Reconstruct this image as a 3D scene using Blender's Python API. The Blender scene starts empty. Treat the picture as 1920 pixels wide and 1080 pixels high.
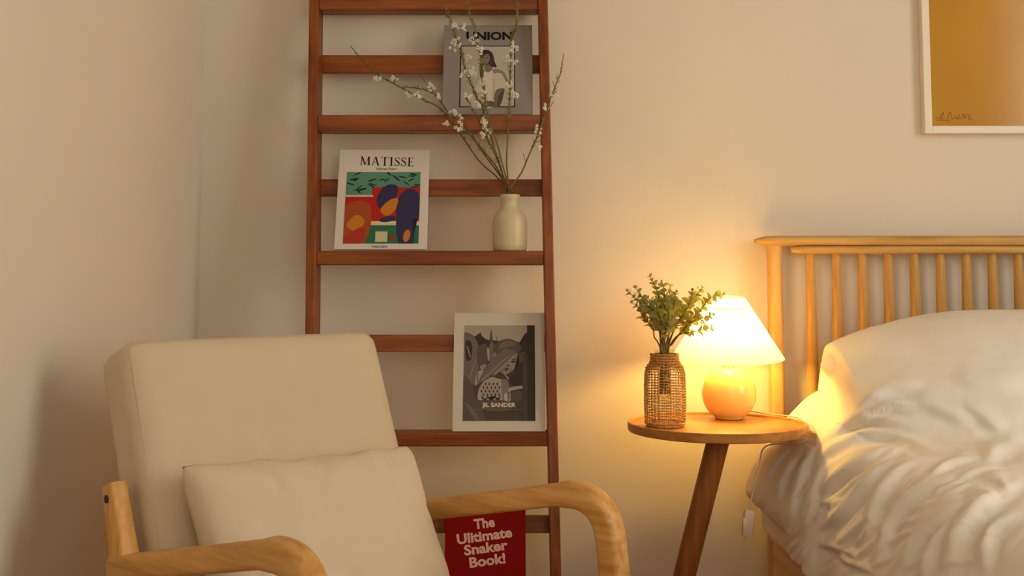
import bpy, bmesh, math, random
from mathutils import Vector, Matrix, noise

# ------------------------------------------------------------------ camera, world, lights, exposure
S = bpy.context.scene
COL = S.collection
F, PITCH, HOR, CAMZ = 2150.0, math.radians(4.5), 525.0, 0.88
YOC = HOR - F * math.tan(PITCH)

cam_data = bpy.data.cameras.new('camera')
cam = bpy.data.objects.new('camera', cam_data); COL.objects.link(cam)
cam.location = (0, 0, CAMZ)
cam.rotation_euler = (math.pi / 2 + PITCH, 0, 0)
cam_data.sensor_width = 36
cam_data.lens = F / 1920 * 36
cam_data.shift_y = -(540 - YOC) / 1920
cam_data.clip_start = 0.02
S.camera = cam

world = bpy.data.worlds.new('world'); S.world = world; world.use_nodes = True
bgn = world.node_tree.nodes['Background']
bgn.inputs['Color'].default_value = (1.0, 0.90, 0.74, 1)
bgn.inputs['Strength'].default_value = 1.0

def area_light(name, loc, size, size_y, power, color, rot):
    d = bpy.data.lights.new(name, 'AREA'); d.shape = 'RECTANGLE'
    d.size = size; d.size_y = size_y; d.energy = power; d.color = color
    o = bpy.data.objects.new(name, d); COL.objects.link(o)
    o.location = loc; o.rotation_euler = rot
    return o
# daylight coming in through the window over the bed
area_light('window_daylight', (2.40, 0.95, 1.55), 1.5, 1.15, 26.5, (1.0, 0.94, 0.80), (0, math.pi / 2, 0))
# weaker frontal fill, set in an added, unseen window behind the camera
area_light('added_front_fill', (0.55, -1.12, 1.55), 1.3, 1.1, 12.5, (1.0, 0.94, 0.80), (math.pi / 2, 0, 0))
BULB = 370.0        # brightness of the bedside lamp's bulb
S.view_settings.view_transform = 'Standard'
S.view_settings.look = 'None'
S.view_settings.exposure = 0.0
S.view_settings.gamma = 1.0
S.view_settings.use_curve_mapping = False
S.cycles.max_bounces = 10
S.cycles.diffuse_bounces = 6
S.cycles.use_denoising = True

# ------------------------------------------------------------------ helpers
def ray(px, py):
    a = (px - 960) / F; b = (YOC - py) / F
    return Vector((a, math.cos(PITCH) - b * math.sin(PITCH), math.sin(PITCH) + b * math.cos(PITCH)))
def at(px, py, Y):
    d = ray(px, py); return d * (Y / d.y) + Vector((0, 0, CAMZ))
def project(p):
    p = Vector(p) - Vector((0, 0, CAMZ))
    d = p.y * math.cos(PITCH) + p.z * math.sin(PITCH)
    u = -p.y * math.sin(PITCH) + p.z * math.cos(PITCH)
    return (960 + F * p.x / d, YOC - F * u / d)

def lin(r, g, b):
    def f(c):
        c /= 255
        return c / 12.92 if c <= 0.04045 else ((c + 0.055) / 1.055) ** 2.4
    return (f(r), f(g), f(b), 1)

def tag(o, label=None, cat=None, group=None, kind=None):
    if label: o['label'] = label
    if cat: o['category'] = cat
    if group: o['group'] = group
    if kind: o['kind'] = kind
    return o
def thing(name, label, cat, loc=(0, 0, 0), rot=(0, 0, 0), group=None):
    o = bpy.data.objects.new(name, None); COL.objects.link(o)
    o.empty_display_size = 0.05
    o.location = loc; o.rotation_euler = rot
    return tag(o, label, cat, group)
def obj(name, bm, mats, parent=None, smooth=True, kind=None, shift=None):
    """link a bmesh as one mesh object; shift = world offset to take away (things built in world coordinates)"""
    if shift is not None:
        bmesh.ops.translate(bm, verts=bm.verts, vec=-Vector(shift))
    bmesh.ops.recalc_face_normals(bm, faces=bm.faces)
    me = bpy.data.meshes.new(name); bm.to_mesh(me); bm.free()
    if not isinstance(mats, (list, tuple)): mats = [mats]
    for m in mats: me.materials.append(m)
    if smooth:
        me.polygons.foreach_set('use_smooth', [True] * len(me.polygons))
        if smooth != 'full':
            try: me.set_sharp_from_angle(angle=math.radians(38))
            except Exception: pass
    return link(name, me, parent, kind)
def link(name, me, parent=None, kind=None, loc=(0, 0, 0), rot=(0, 0, 0), scale=(1, 1, 1)):
    o = bpy.data.objects.new(name, me); COL.objects.link(o)
    o.location = loc; o.rotation_euler = rot; o.scale = scale
    if parent is not None: o.parent = parent
    if kind: o['kind'] = kind
    return o
def bmn(): return bmesh.new()
def add_box(bm, lo, hi, bevel=0.0, seg=2, mat=None):
    lo = Vector(lo); hi = Vector(hi)
    r = bmesh.ops.create_cube(bm, size=1.0, matrix=Matrix.Translation((lo + hi) / 2) @ Matrix.Diagonal((*(hi - lo), 1)))
    vs = r['verts']
    if bevel:
        es = list({e for v in vs for e in v.link_edges})
        rr = bmesh.ops.bevel(bm, geom=es, offset=bevel, segments=seg, affect='EDGES', profile=0.5)
        vs = list({v for f in rr['faces'] for v in f.verts} | {v for v in vs if v.is_valid})
    return vs
def add_hexa(bm, pts, bevel=0.0):
    """eight corners: bottom loop of four then top loop of four"""
    v = [bm.verts.new(p) for p in pts]
    for f in ((3, 2, 1, 0), (4, 5, 6, 7), (0, 1, 5, 4), (1, 2, 6, 5), (2, 3, 7, 6), (3, 0, 4, 7)):
        bm.faces.new([v[i] for i in f])
    if bevel:
        es = list({e for x in v for e in x.link_edges})
        bmesh.ops.bevel(bm, geom=es, offset=bevel, segments=2, affect='EDGES', profile=0.5)
def catmull(pts, n=6, closed=False):
    pts = [Vector(p) for p in pts]; out = []; N = len(pts)
    rng = range(N) if closed else range(N - 1)
    for i in rng:
        if closed: p0, p1, p2, p3 = pts[i - 1], pts[i], pts[(i + 1) % N], pts[(i + 2) % N]
        else: p0, p1, p2, p3 = pts[max(i - 1, 0)], pts[i], pts[i + 1], pts[min(i + 2, N - 1)]
        for k in range(n):
            t = k / n
            out.append(0.5 * ((2 * p1) + (p2 - p0) * t + (2 * p0 - 5 * p1 + 4 * p2 - p3) * t * t + (3 * p1 - p0 - 3 * p2 + p3) * t ** 3))
    if not closed: out.append(pts[-1].copy())
    return out
def add_tube(bm, pts, radii, n=8, cap=True, side=None, section=None):
    """sweep a round (or given 2-D) section along a path; side fixes the section's first axis"""
    pts = [Vector(p) for p in pts]; N = len(pts)
    if not isinstance(radii, (list, tuple)): radii = [radii] * N
    if section is None: section = [(math.cos(2 * math.pi * k / n), math.sin(2 * math.pi * k / n)) for k in range(n)]
    rings = []; prev = None
    for i, p in enumerate(pts):
        t = (pts[min(i + 1, N - 1)] - pts[max(i - 1, 0)]).normalized()
        if side is not None: a = Vector(side)
        elif prev is None: a = Vector((1, 0, 0)) if abs(t.x) < 0.8 else Vector((0, 1, 0))
        else: a = prev
        a = (a - t * a.dot(t)).normalized(); b = t.cross(a); prev = a
        r = radii[i]; ra, rb = r if isinstance(r, (tuple, list)) else (r, r)
        rings.append([bm.verts.new(p + a * (sx * ra) + b * (sy * rb)) for sx, sy in section])
    m = len(section)
    for i in range(N - 1):
        for k in range(m):
            bm.faces.new((rings[i][k], rings[i][(k + 1) % m], rings[i + 1][(k + 1) % m], rings[i + 1][k]))
    if cap:
        bm.faces.new(rings[0][::-1]); bm.faces.new(rings[-1])
    return rings
def superell(n=20, e=4.0):
    out = []
    for k in range(n):
        t = 2 * math.pi * k / n; c, s = math.cos(t), math.sin(t)
        out.append((math.copysign(abs(c) ** (2 / e), c), math.copysign(abs(s) ** (2 / e), s)))
    return out
def add_lathe(bm, prof, n=48, center=(0, 0, 0)):
    c = Vector(center); rings = []
    for r, z in prof:
        if r < 1e-6: rings.append([bm.verts.new(c + Vector((0, 0, z)))])
        else: rings.append([bm.verts.new(c + Vector((r * math.cos(2 * math.pi * k / n), r * math.sin(2 * math.pi * k / n), z))) for k in range(n)])
    for A, B in zip(rings, rings[1:]):
        for k in range(n):
            j = (k + 1) % n
            if len(A) == 1 and len(B) == 1: continue
            if len(A) == 1: bm.faces.new((A[0], B[j], B[k]))
            elif len(B) == 1: bm.faces.new((A[k], A[j], B[0]))
            else: bm.faces.new((A[k], A[j], B[j], B[k]))

# ------------------------------------------------------------------ materials
def newmat(name):
    m = bpy.data.materials.new(name); m.use_nodes = True
    nt = m.node_tree; return m, nt, nt.nodes['Principled BSDF']
def plain(name, col, rough=0.6, metal=0.0, sheen=0.0, spec=0.5):
    m, nt, b = newmat(name)
    b.inputs['Base Color'].default_value = col; b.inputs['Roughness'].default_value = rough
    b.inputs['Metallic'].default_value = metal; b.inputs['Specular IOR Level'].default_value = spec
    if sheen: b.inputs['Sheen Weight'].default_value = sheen
    return m
def coords(nt, scale, rot=(0, 0, 0)):
    tc = nt.nodes.new('ShaderNodeTexCoord'); mp = nt.nodes.new('ShaderNodeMapping')
    mp.inputs['Scale'].default_value = scale; mp.inputs['Rotation'].default_value = rot
    nt.links.new(tc.outputs['Object'], mp.inputs['Vector']); return mp.outputs['Vector']
def noise_tex(nt, vec, scale, detail=4, rough=0.55):
    n = nt.nodes.new('ShaderNodeTexNoise'); n.inputs['Scale'].default_value = scale
    n.inputs['Detail'].default_value = detail; n.inputs['Roughness'].default_value = rough
    nt.links.new(vec, n.inputs['Vector']); return n.outputs['Fac']
def ramp(nt, fac, stops):
    r = nt.nodes.new('ShaderNodeValToRGB'); e = r.color_ramp.elements
    while len(e) < len(stops): e.new(0.5)
    for el, (p, c) in zip(e, stops): el.position = p; el.color = c
    nt.links.new(fac, r.inputs['Fac']); return r.outputs['Color']
def bump(nt, b, height, strength, dist=0.002):
    n = nt.nodes.new('ShaderNodeBump'); n.inputs['Strength'].default_value = strength
    n.inputs['Distance'].default_value = dist
    nt.links.new(height, n.inputs['Height']); nt.links.new(n.outputs['Normal'], b.inputs['Normal'])
def wood(name, c_dark, c_mid, c_light, axis='z', rough=0.42, scale=1.0, contrast=1.0):
    m, nt, b = newmat(name)
    st = {'x': (1.6, 22, 22), 'y': (22, 1.6, 22), 'z': (22, 22, 1.6)}[axis]
    v = coords(nt, tuple(s * scale for s in st))
    f = noise_tex(nt, v, 2.6, 6, 0.6)
    c = ramp(nt, f, [(0.5 - 0.2 / contrast, c_dark), (0.5, c_mid), (0.5 + 0.2 / contrast, c_light)])
    v2 = coords(nt, tuple(s * scale * 0.12 for s in st))
    f2 = noise_tex(nt, v2, 3.0, 2)
    mix = nt.nodes.new('ShaderNodeMix'); mix.data_type = 'RGBA'; mix.blend_type = 'MULTIPLY'
    c2 = ramp(nt, f2, [(0.35, (0.82, 0.78, 0.74, 1)), (0.65, (1.06, 1.06, 1.06, 1))])
    mix.inputs['Factor'].default_value = 1.0
    nt.links.new(c, mix.inputs['A']); nt.links.new(c2, mix.inputs['B'])
    nt.links.new(mix.outputs['Result'], b.inputs['Base Color'])
    b.inputs['Roughness'].default_value = rough; b.inputs['Specular IOR Level'].default_value = 0.32
    bump(nt, b, f, 0.12, 0.001)
    return m
def fabric(name, col, weave=900, strength=0.25, rough=0.9, mottled=0.06, sheen=0.0, crinkle=0.0):
    m, nt, b = newmat(name)
    v = coords(nt, (1, 1, 1))
    f = noise_tex(nt, v, 14, 3)
    lo = tuple(c * (1 - mottled) for c in col[:3]) + (1,); hi = tuple(min(1, c * (1 + mottled)) for c in col[:3]) + (1,)
    nt.links.new(ramp(nt, f, [(0.35, lo), (0.65, hi)]), b.inputs['Base Color'])
    b.inputs['Roughness'].default_value = rough; b.inputs['Specular IOR Level'].default_value = 0.2
    if sheen: b.inputs['Sheen Weight'].default_value = sheen
    n2 = noise_tex(nt, v, weave, 2)
    if crinkle:      # fine soft wrinkles in the cloth
        ridge = nt.nodes.new('ShaderNodeMath'); ridge.operation = 'ABSOLUTE'
        sub = nt.nodes.new('ShaderNodeMath'); sub.operation = 'SUBTRACT'; sub.inputs[1].default_value = 0.5
        nt.links.new(noise_tex(nt, coords(nt, (1, 1, 1)), 22, 3, 0.5), sub.inputs[0]); nt.links.new(sub.outputs[0], ridge.inputs[0])
        add = nt.nodes.new('ShaderNodeMath'); add.operation = 'MULTIPLY_ADD'; add.inputs[1].default_value = -crinkle
        nt.links.new(ridge.outputs[0], add.inputs[0]); nt.links.new(n2, add.inputs[2]); n2 = add.outputs[0]
    bump(nt, b, n2, strength, 0.001)
    return m
def paint(name, col, tex=220, strength=0.08):
    m, nt, b = newmat(name)
    v = coords(nt, (1, 1, 1)); f = noise_tex(nt, v, 2.2, 3)
    nt.links.new(ramp(nt, f, [(0.3, tuple(c * 0.97 for c in col[:3]) + (1,)), (0.7, col)]), b.inputs['Base Color'])
    b.inputs['Roughness'].default_value = 0.85; b.inputs['Specular IOR Level'].default_value = 0.25
    v3 = coords(nt, (1, 1, 0.35))
    bump(nt, b, noise_tex(nt, v3, tex, 3), strength, 0.002)
    return m
def thin_glass(name, tint=(1, 1, 1, 1), amount=0.12, rough=0.03):
    m = bpy.data.materials.new(name); m.use_nodes = True; nt = m.node_tree; nt.nodes.clear()
    out = nt.nodes.new('ShaderNodeOutputMaterial'); mix = nt.nodes.new('ShaderNodeMixShader')
    tr = nt.nodes.new('ShaderNodeBsdfTransparent'); gl = nt.nodes.new('ShaderNodeBsdfGlossy')
    tr.inputs['Color'].default_value = tint; gl.inputs['Roughness'].default_value = rough
    fr = nt.nodes.new('ShaderNodeLayerWeight'); pw_ = nt.nodes.new('ShaderNodeMath'); pw_.operation = 'POWER'; pw_.inputs[1].default_value = 4.0
    ml = nt.nodes.new('ShaderNodeMath'); ml.operation = 'MULTIPLY_ADD'; ml.inputs[1].default_value = 0.6; ml.inputs[2].default_value = amount * 0.3
    nt.links.new(fr.outputs['Facing'], pw_.inputs[0]); nt.links.new(pw_.outputs[0], ml.inputs[0]); fr = ml
    nt.links.new(fr.outputs[0], mix.inputs[0]); nt.links.new(tr.outputs[0], mix.inputs[1])
    nt.links.new(gl.outputs[0], mix.inputs[2]); nt.links.new(mix.outputs[0], out.inputs[0])
    return m
def translucent(name, col, trans_col, amount=0.5, rough=0.9):
    m, nt, b = newmat(name)
    b.inputs['Base Color'].default_value = col; b.inputs['Roughness'].default_value = rough
    b.inputs['Specular IOR Level'].default_value = 0.15
    tl = nt.nodes.new('ShaderNodeBsdfTranslucent'); tl.inputs['Color'].default_value = trans_col
    mix = nt.nodes.new('ShaderNodeMixShader'); mix.inputs[0].default_value = amount
    nt.links.new(b.outputs[0], mix.inputs[1]); nt.links.new(tl.outputs[0], mix.inputs[2])
    nt.links.new(mix.outputs[0], nt.nodes['Material Output'].inputs[0])
    return m

WALL_P = paint('wall_paint', (0.74, 0.68, 0.585, 1))
CEIL_P = paint('ceiling_paint', (0.78, 0.73, 0.64, 1))
FLOOR_W = wood('floor_wood', lin(120, 82, 48), lin(150, 106, 66), lin(172, 126, 82), 'y', 0.4, 0.5)
TRIM_P = plain('white_trim', (0.75, 0.72, 0.66, 1), 0.5)
WAL = {a: wood('walnut_' + a, lin(104, 50, 12), lin(136, 70, 20), lin(160, 90, 32), a, 0.42, 1.0) for a in 'xyz'}
HON = {a: wood('honey_wood_' + a, lin(186, 132, 66), lin(210, 158, 90), lin(224, 180, 116), a, 0.4, 1.0) for a in 'xyz'}
PINE = {a: wood('bed_wood_' + a, lin(182, 136, 64), lin(206, 164, 94), lin(220, 184, 120), a, 0.4, 0.8) for a in 'xyz'}
TABLE_W = {a: wood('table_wood_' + a, lin(158, 102, 44), lin(182, 124, 60), lin(198, 142, 76), a, 0.36, 0.8) for a in 'xyz'}
LINEN = fabric('cream_linen', (0.60, 0.50, 0.36, 1), 700, 0.3, 0.92, 0.018)
LINEN2 = fabric('cream_pillow_linen', (0.64, 0.54, 0.40, 1), 700, 0.3, 0.92, 0.018)
DUVET_M = fabric('white_cotton', (0.79, 0.75, 0.685, 1), 500, 0.16, 0.85, 0.02, crinkle=7.0)
SEAM = plain('seam_thread', (0.50, 0.39, 0.25, 1), 0.9)
DARK = plain('dark_hole', (0.02, 0.015, 0.01, 1), 0.6)

# ------------------------------------------------------------------ room shell
X0, X1, Y0, Y1, ZC = -0.803, 2.45, -1.2, 2.95, 2.42
def structure(name, lo, hi, mat, bevel=0):
    bm = bmn(); add_box(bm, lo, hi, bevel)
    o = obj(name, bm, mat, None, False); o['kind'] = 'structure'; return o
structure('floor', (X0 - 0.1, Y0 - 0.1, -0.1), (X1 + 0.1, Y1 + 0.1, 0), FLOOR_W)
structure('ceiling', (X0 - 0.1, Y0 - 0.1, ZC), (X1 + 0.1, Y1 + 0.1, ZC + 0.1), CEIL_P)
structure('wall_back', (X0 - 0.1, Y1, 0), (X1 + 0.1, Y1 + 0.1, ZC), WALL_P)
structure('wall_left', (X0 - 0.1, Y0, 0), (X0, Y1, ZC), WALL_P)
bm = bmn(); VX0, VX1, VZ0, VZ1 = -0.15, 1.25, 0.95, 2.15
add_box(bm, (X0 - 0.1, Y0 - 0.1, 0), (VX0, Y0, ZC)); add_box(bm, (VX1, Y0 - 0.1, 0), (X1 + 0.1, Y0, ZC))
add_box(bm, (VX0, Y0 - 0.1, 0), (VX1, Y0, VZ0)); add_box(bm, (VX0, Y0 - 0.1, VZ1), (VX1, Y0, ZC))
obj('wall_front', bm, WALL_P, None, False, 'structure')
bm = bmn()
for lo, hi in (((VX0, VZ0), (VX1, VZ0 + 0.05)), ((VX0, VZ1 - 0.05), (VX1, VZ1)), ((VX0, VZ0), (VX0 + 0.05, VZ1)), ((VX1 - 0.05, VZ0), (VX1, VZ1))):
    add_box(bm, (lo[0], Y0 - 0.08, lo[1]), (hi[0], Y0 - 0.03, hi[1]), 0.004)
fill_win = obj('added_fill_window', bm, TRIM_P, None, False, 'structure')  # unseen window, added to go with the frontal fill light
bm = bmn(); add_box(bm, (VX0 + 0.04, Y0 - 0.056, VZ0 + 0.04), (VX1 - 0.04, Y0 - 0.052, VZ1 - 0.04))
obj('pane', bm, thin_glass('fill_window_glass'), fill_win, False)
WY0, WY1, WZ0, WZ1 = 0.15, 1.75, 0.95, 2.15
bm = bmn()
add_box(bm, (X1, Y0, 0), (X1 + 0.1, WY0, ZC)); add_box(bm, (X1, WY1, 0), (X1 + 0.1, Y1, ZC))
add_box(bm, (X1, WY0, 0), (X1 + 0.1, WY1, WZ0)); add_box(bm, (X1, WY0, WZ1), (X1 + 0.1, WY1, ZC))
obj('wall_right', bm, WALL_P, None, False, 'structure')
bm = bmn()
for lo, hi in (((WY0, WZ0), (WY1, WZ0 + 0.05)), ((WY0, WZ1 - 0.05), (WY1, WZ1)), ((WY0, WZ0), (WY0 + 0.05, WZ1)),
               ((WY1 - 0.05, WZ0), (WY1, WZ1)), (((WY0 + WY1) / 2 - 0.02, WZ0), ((WY0 + WY1) / 2 + 0.02, WZ1))):
    add_box(bm, (X1 + 0.03, lo[0], lo[1]), (X1 + 0.08, hi[0], hi[1]), 0.004)
win = obj('window_1', bm, TRIM_P, None, False, 'structure')
bm = bmn(); add_box(bm, (X1 + 0.05, WY0 + 0.04, WZ0 + 0.04), (X1 + 0.054, WY1 - 0.04, WZ1 - 0.04))
obj('pane', bm, thin_glass('window_glass'), win, False)
structure('baseboard_back', (X0, Y1 - 0.012, 0), (X1, Y1, 0.07), TRIM_P, 0.003)
structure('baseboard_left', (X0, Y0, 0), (X0 + 0.012, Y1 - 0.012, 0.07), TRIM_P, 0.003)

# ------------------------------------------------------------------ ladder rack
TANL, YF0, PD = 0.134, 2.627, 0.075          # lean, front face at the floor, post depth
def yf(z): return YF0 + z * TANL
def z_front(py, dy=0.0):
    z = 0.8
    for _ in range(20): z = at(900, py, yf(z) + dy).z
    return z
def x_at_front(px, z, dy=0.0):
    """x of an image column on the ladder's front plane at height z"""
    y = yf(z) + dy; d = y * math.cos(PITCH) + (z - CAMZ) * math.sin(PITCH)
    return (px - 960) / F * d
zt_, zb_ = z_front(20), z_front(640)
xl = [x_at_front(579, zt_), x_at_front(571.5, zb_)]
zr_ = z_front(1060); xr = [x_at_front(1027.5, zt_), x_at_front(1052, zr_)]
sl = (xl[0] - xl[1]) / (zt_ - zb_); sr = (xr[0] - xr[1]) / (zt_ - zr_)
def x_left(z): return xl[1] + (z - zb_) * sl
def x_right(z): return xr[1] + (z - zr_) * sr
PW, LH = 0.024, 1.80
lad_o = Vector(((x_left(0) + x_right(0)) / 2, YF0 + 0.03, 0))
ladder = thing('ladder_shelf', 'dark walnut ladder rack with shelf ledges leaning on the back wall', 'ladder rack', lad_o)
def post(xf, sgn):
    bm = bmn(); P = []
    for z in (0.0, LH):
        x = xf(z); xi = x + sgn * PW
        P += [(x, yf(z), z), (xi, yf(z), z), (xi, yf(z) + PD, z), (x, yf(z) + PD, z)]
    add_hexa(bm, P, 0.003)
    return obj('post', bm, WAL['z'], ladder, False, shift=lad_o)
post(x_left, 1); post(x_right, -1)
SHELF_PX = [(-12, 17), (215, 245), (470, 497), (812, 838)]
shelves = []
def ladder_shelf(z0, z1):
    bm = bmn(); za = (z0 + z1) / 2
    a, b_ = x_left(za) + PW - 0.001, x_right(za) - PW + 0.001
    y0 = yf(z1) + 0.002
    add_box(bm, (a, y0, z0), (b_, yf(z0) + PD - 0.004, z1), 0.003)
    obj('shelf_ledge', bm, WAL['x'], ladder, False, shift=lad_o)
    shelves.append((z1, y0))
for p0, p1 in SHELF_PX: ladder_shelf(z_front(p1), z_front(p0))
ladder_shelf(z_front(1166), z_front(1138))
RAIL_PX = [(103, 137), (336, 368), (628, 660), (968, 1000)]
RT = 0.018
def back_rail(p0, p1):
    z1, z0 = z_front(p0, PD - RT), z_front(p1, PD - RT); za = (z0 + z1) / 2
    a, b_ = x_left(za) + PW - 0.001, x_right(za) - PW + 0.001
    bm = bmn(); ya, yb = yf(z0) + PD - RT, yf(z1) + PD - RT
    add_hexa(bm, [(a, ya, z0), (b_, ya, z0), (b_, ya + RT, z0), (a, ya + RT, z0), (a, yb, z1), (b_, yb, z1), (b_, yb + RT, z1), (a, yb + RT, z1)], 0.002)
    obj('back_rail', bm, WAL['x'], ladder, False, shift=lad_o)
for p in RAIL_PX: back_rail(*p)

# ------------------------------------------------------------------ flat print on covers
def text_mesh(body, size, bold=0.0, width=None, sx=1.0, shear=0.0, extrude=0.0):
    cu = bpy.data.curves.new('lettering', 'FONT'); cu.body = body; cu.size = size; cu.offset = bold
    cu.align_x = 'CENTER'; cu.align_y = 'BOTTOM_BASELINE'; cu.shear = shear; cu.extrude = extrude
    cu.resolution_u = 3
    o = bpy.data.objects.new('lettering', cu); COL.objects.link(o)
    bpy.context.view_layer.update()
    me = bpy.data.meshes.new_from_object(o.evaluated_get(bpy.context.evaluated_depsgraph_get()))
    bpy.data.objects.remove(o); bpy.data.curves.remove(cu)
    xs = [v.co.x for v in me.vertices]; w = max(xs) - min(xs); mid = (max(xs) + min(xs)) / 2
    k = (width / w) if width else 1.0
    for v in me.vertices: v.co.x = (v.co.x - mid) * k * sx
    me.materials.clear()
    return me
class Cover:
    """a book or card standing on a ledge; cover plane at local y=0, x right, z up; art is given in picture units"""
    def __init__(self, root, w, h, rect):
        self.root, self.w, self.h = root, w, h
        self.x0, self.y0, self.x1, self.y1 = rect
    def map(self, x, y):
        return ((x - self.x0) / (self.x1 - self.x0) - 0.5) * self.w, (1 - (y - self.y0) / (self.y1 - self.y0)) * self.h
    def art(self, name, layers, eps=0.0002, clip=None):
        bm = bmn(); mats = []; idx = {}
        for k, (pts, col, smooth) in enumerate(layers):
            q = [Vector((x, y, 0)) for x, y in pts]
            if smooth: q = catmull(q, 5, True)
            if clip: q = [Vector((min(max(p.x, clip[0]), clip[2]), min(max(p.y, clip[1]), clip[3]), 0)) for p in q]
            vs = []
            for p in q:
                a, b_ = self.map(p.x, p.y)
                vs.append(bm.verts.new((a, -eps - k * 0.00002, b_)))
            f = bm.faces.new(vs)
            if f.calc_area() and f.normal.y > 0: f.normal_flip()
            if col not in idx:
                idx[col] = len(mats); mats.append(plain('print_%d_%d_%d' % col, lin(*col), 0.6, spec=0.2))
            f.material_index = idx[col]
        me = bpy.data.meshes.new(name)
        bmesh.ops.triangulate(bm, faces=bm.faces, ngon_method='EAR_CLIP')
        bm.to_mesh(me); bm.free()
        for m in mats: me.materials.append(m)
        return link(name, me, self.root)
    def text(self, name, body, x, y, size, mat, width=None, bold=0.0, tilt=0.0, eps=0.0007, shear=0.0):
        """x, y = baseline centre in picture units, size / width likewise"""
        k = self.w / (self.x1 - self.x0)
        me = text_mesh(body, size * k, bold * k, width * k if width else None, 1.0, shear)
        me.materials.append(mat)
        a, b_ = self.map(x, y)
        return link(name, me, self.root, loc=(a, -eps, b_), rot=(math.pi / 2, -tilt, 0))
def make_book(name, label, cat, px_mid, shelf_i, w, h, t, rect, cover_mat, page_mat, lean, dy=0.012, soft=True, group=None):
    z, y0 = shelves[shelf_i]
    y = y0 + dy; d = y * math.cos(PITCH) + (z - CAMZ) * math.sin(PITCH)
    root = thing(name, label, cat, ((px_mid - 960) / F * d, y, z + 0.0005 + 0.0), (-lean, 0, 0), group)
    # the cover plane is local y=0; thickness goes back (+y), so lift so that the rear lower edge stays above the ledge
    root.location.z += t * math.sin(lean)
    bm = bmn(); add_box(bm, (-w / 2, 0, 0), (w / 2, 0.0012, h), 0.0004, 1); obj('front_cover', bm, cover_mat, root, False)
    bm = bmn(); add_box(bm, (-w / 2 + 0.001, 0.0012, 0.001), (w / 2 - 0.001, t - 0.0012, h - 0.001)); obj('pages', bm, page_mat, root, False)
    bm = bmn(); add_box(bm, (-w / 2, t - 0.0012, 0), (w / 2, t, h), 0.0004, 1); obj('back_cover', bm, cover_mat, root, False)
    return Cover(root, w, h, rect)
PAGES = plain('page_paper', lin(226, 214, 188), 0.8)
BLACK_INK = plain('black_ink', lin(22, 18, 17), 0.6, spec=0.2)
PINK_INK = plain('pale_pink_ink', lin(236, 190, 172), 0.6, spec=0.2)
CREAM_INK = plain('cream_ink', lin(220, 205, 180), 0.6, spec=0.2)
def serif_word(cover, name, word, x0, x1, y_base, cap, mat, eps=0.0004, slope=0.0):
    """roman capitals with thick and thin strokes and serifs, built stroke by stroke"""
    TK, TN, SF = 0.15, 0.055, 0.045
    def st(p, q, w): return [(p[0] - w / 2, p[1]), (p[0] + w / 2, p[1]), (q[0] + w / 2, q[1]), (q[0] - w / 2, q[1])]
    def bar(xa, xb, y, h=SF): return [(xa, y), (xb, y), (xb, y + h), (xa, y + h)]
    def s_curve():
        c = catmull([Vector(p + (0,)) for p in ((.50, .80), (.42, .93), (.27, .96), (.12, .86), (.13, .68), (.30, .53), (.47, .38), (.48, .17), (.32, .04), (.15, .06), (.05, .22))], 5)
        ws = []
        for i in range(len(c)):
            u = i / (len(c) - 1); ws.append(0.05 + 0.10 * math.exp(-((u - 0.52) / 0.16) ** 2))
        L, R = [], []
        for i, p in enumerate(c):
            t = (c[min(i + 1, len(c) - 1)] - c[max(i - 1, 0)]).normalized(); nrm = Vector((-t.y, t.x, 0)) * ws[i] / 2
            L.append((p.x + nrm.x, p.y + nrm.y)); R.append((p.x - nrm.x, p.y - nrm.y))
        quads = [[L[i], L[i + 1], R[i + 1], R[i]] for i in range(len(c) - 1)]
        return quads + [[(.47, .70), (.51, .70), (.52, .97), (.49, .97)], [(.03, .03), (.07, .03), (.06, .32), (.03, .32)]]
    G = {
        'M': (1.02, [st((.12, 0), (.14, 1), TN), st((.16, 1), (.50, .06), TK), st((.50, .02), (.84, 1), TN), st((.88, 0), (.86, 1), TK), bar(.0, .26, 0), bar(.72, 1.02, 0), bar(.02, .20, .955), bar(.80, 1.0, .955)]),
        'A': (.86, [st((.10, 0), (.42, 1), TN), st((.70, 0), (.42, 1), TK), bar(.24, .58, .33, .05), bar(0, .24, 0), bar(.54, .86, 0)]),
        'T': (.76, [st((.38, 0), (.38, 1), TK), bar(.02, .74, .95, .05), bar(.22, .54, 0), [(.02, .78), (.05, .78), (.08, 1), (.02, 1)], [(.74, .78), (.71, .78), (.68, 1), (.74, 1)]]),
        'I': (.36, [st((.18, 0), (.18, 1), TK), bar(.02, .34, 0), bar(.02, .34, .955)]),
        'S': (.56, s_curve()),
        'E': (.68, [st((.18, 0), (.18, 1), TK), bar(.02, .60, 0, .05), bar(.02, .58, .95, .05), bar(.2, .46, .49, .05), [(.60, .0), (.57, .24), (.55, .24), (.50, .05)], [(.58, 1), (.56, .78), (.54, .78), (.50, .95)], [(.46, .40), (.46, .63), (.43, .63), (.43, .40)]]),
    }
    adv = [G[c][0] + 0.10 for c in word]; tot = sum(adv) - 0.10
    bm = bmn(); x = 0.0; kx = (x1 - x0) / tot; n = 0
    for c, a in zip(word, adv):
        for poly in G[c][1]:
            vs = []
            for p in poly:
                X = x0 + (x + p[0]) * kx
                q = cover.map(X, y_base - p[1] * cap + slope * (X - x0))
                vs.append(bm.verts.new((q[0], -eps - 0.00002 * n, q[1])))
            f = bm.faces.new(vs); n = (n + 1) % 9
        x += a
    me = bpy.data.meshes.new(name)
    bmesh.ops.triangulate(bm, faces=bm.faces); bm.to_mesh(me); bm.free(); me.materials.append(mat)
    return link(name, me, cover.root)
def rectp(a, b_, c, d): return [(a, b_), (c, b_), (c, d), (a, d)]
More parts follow.
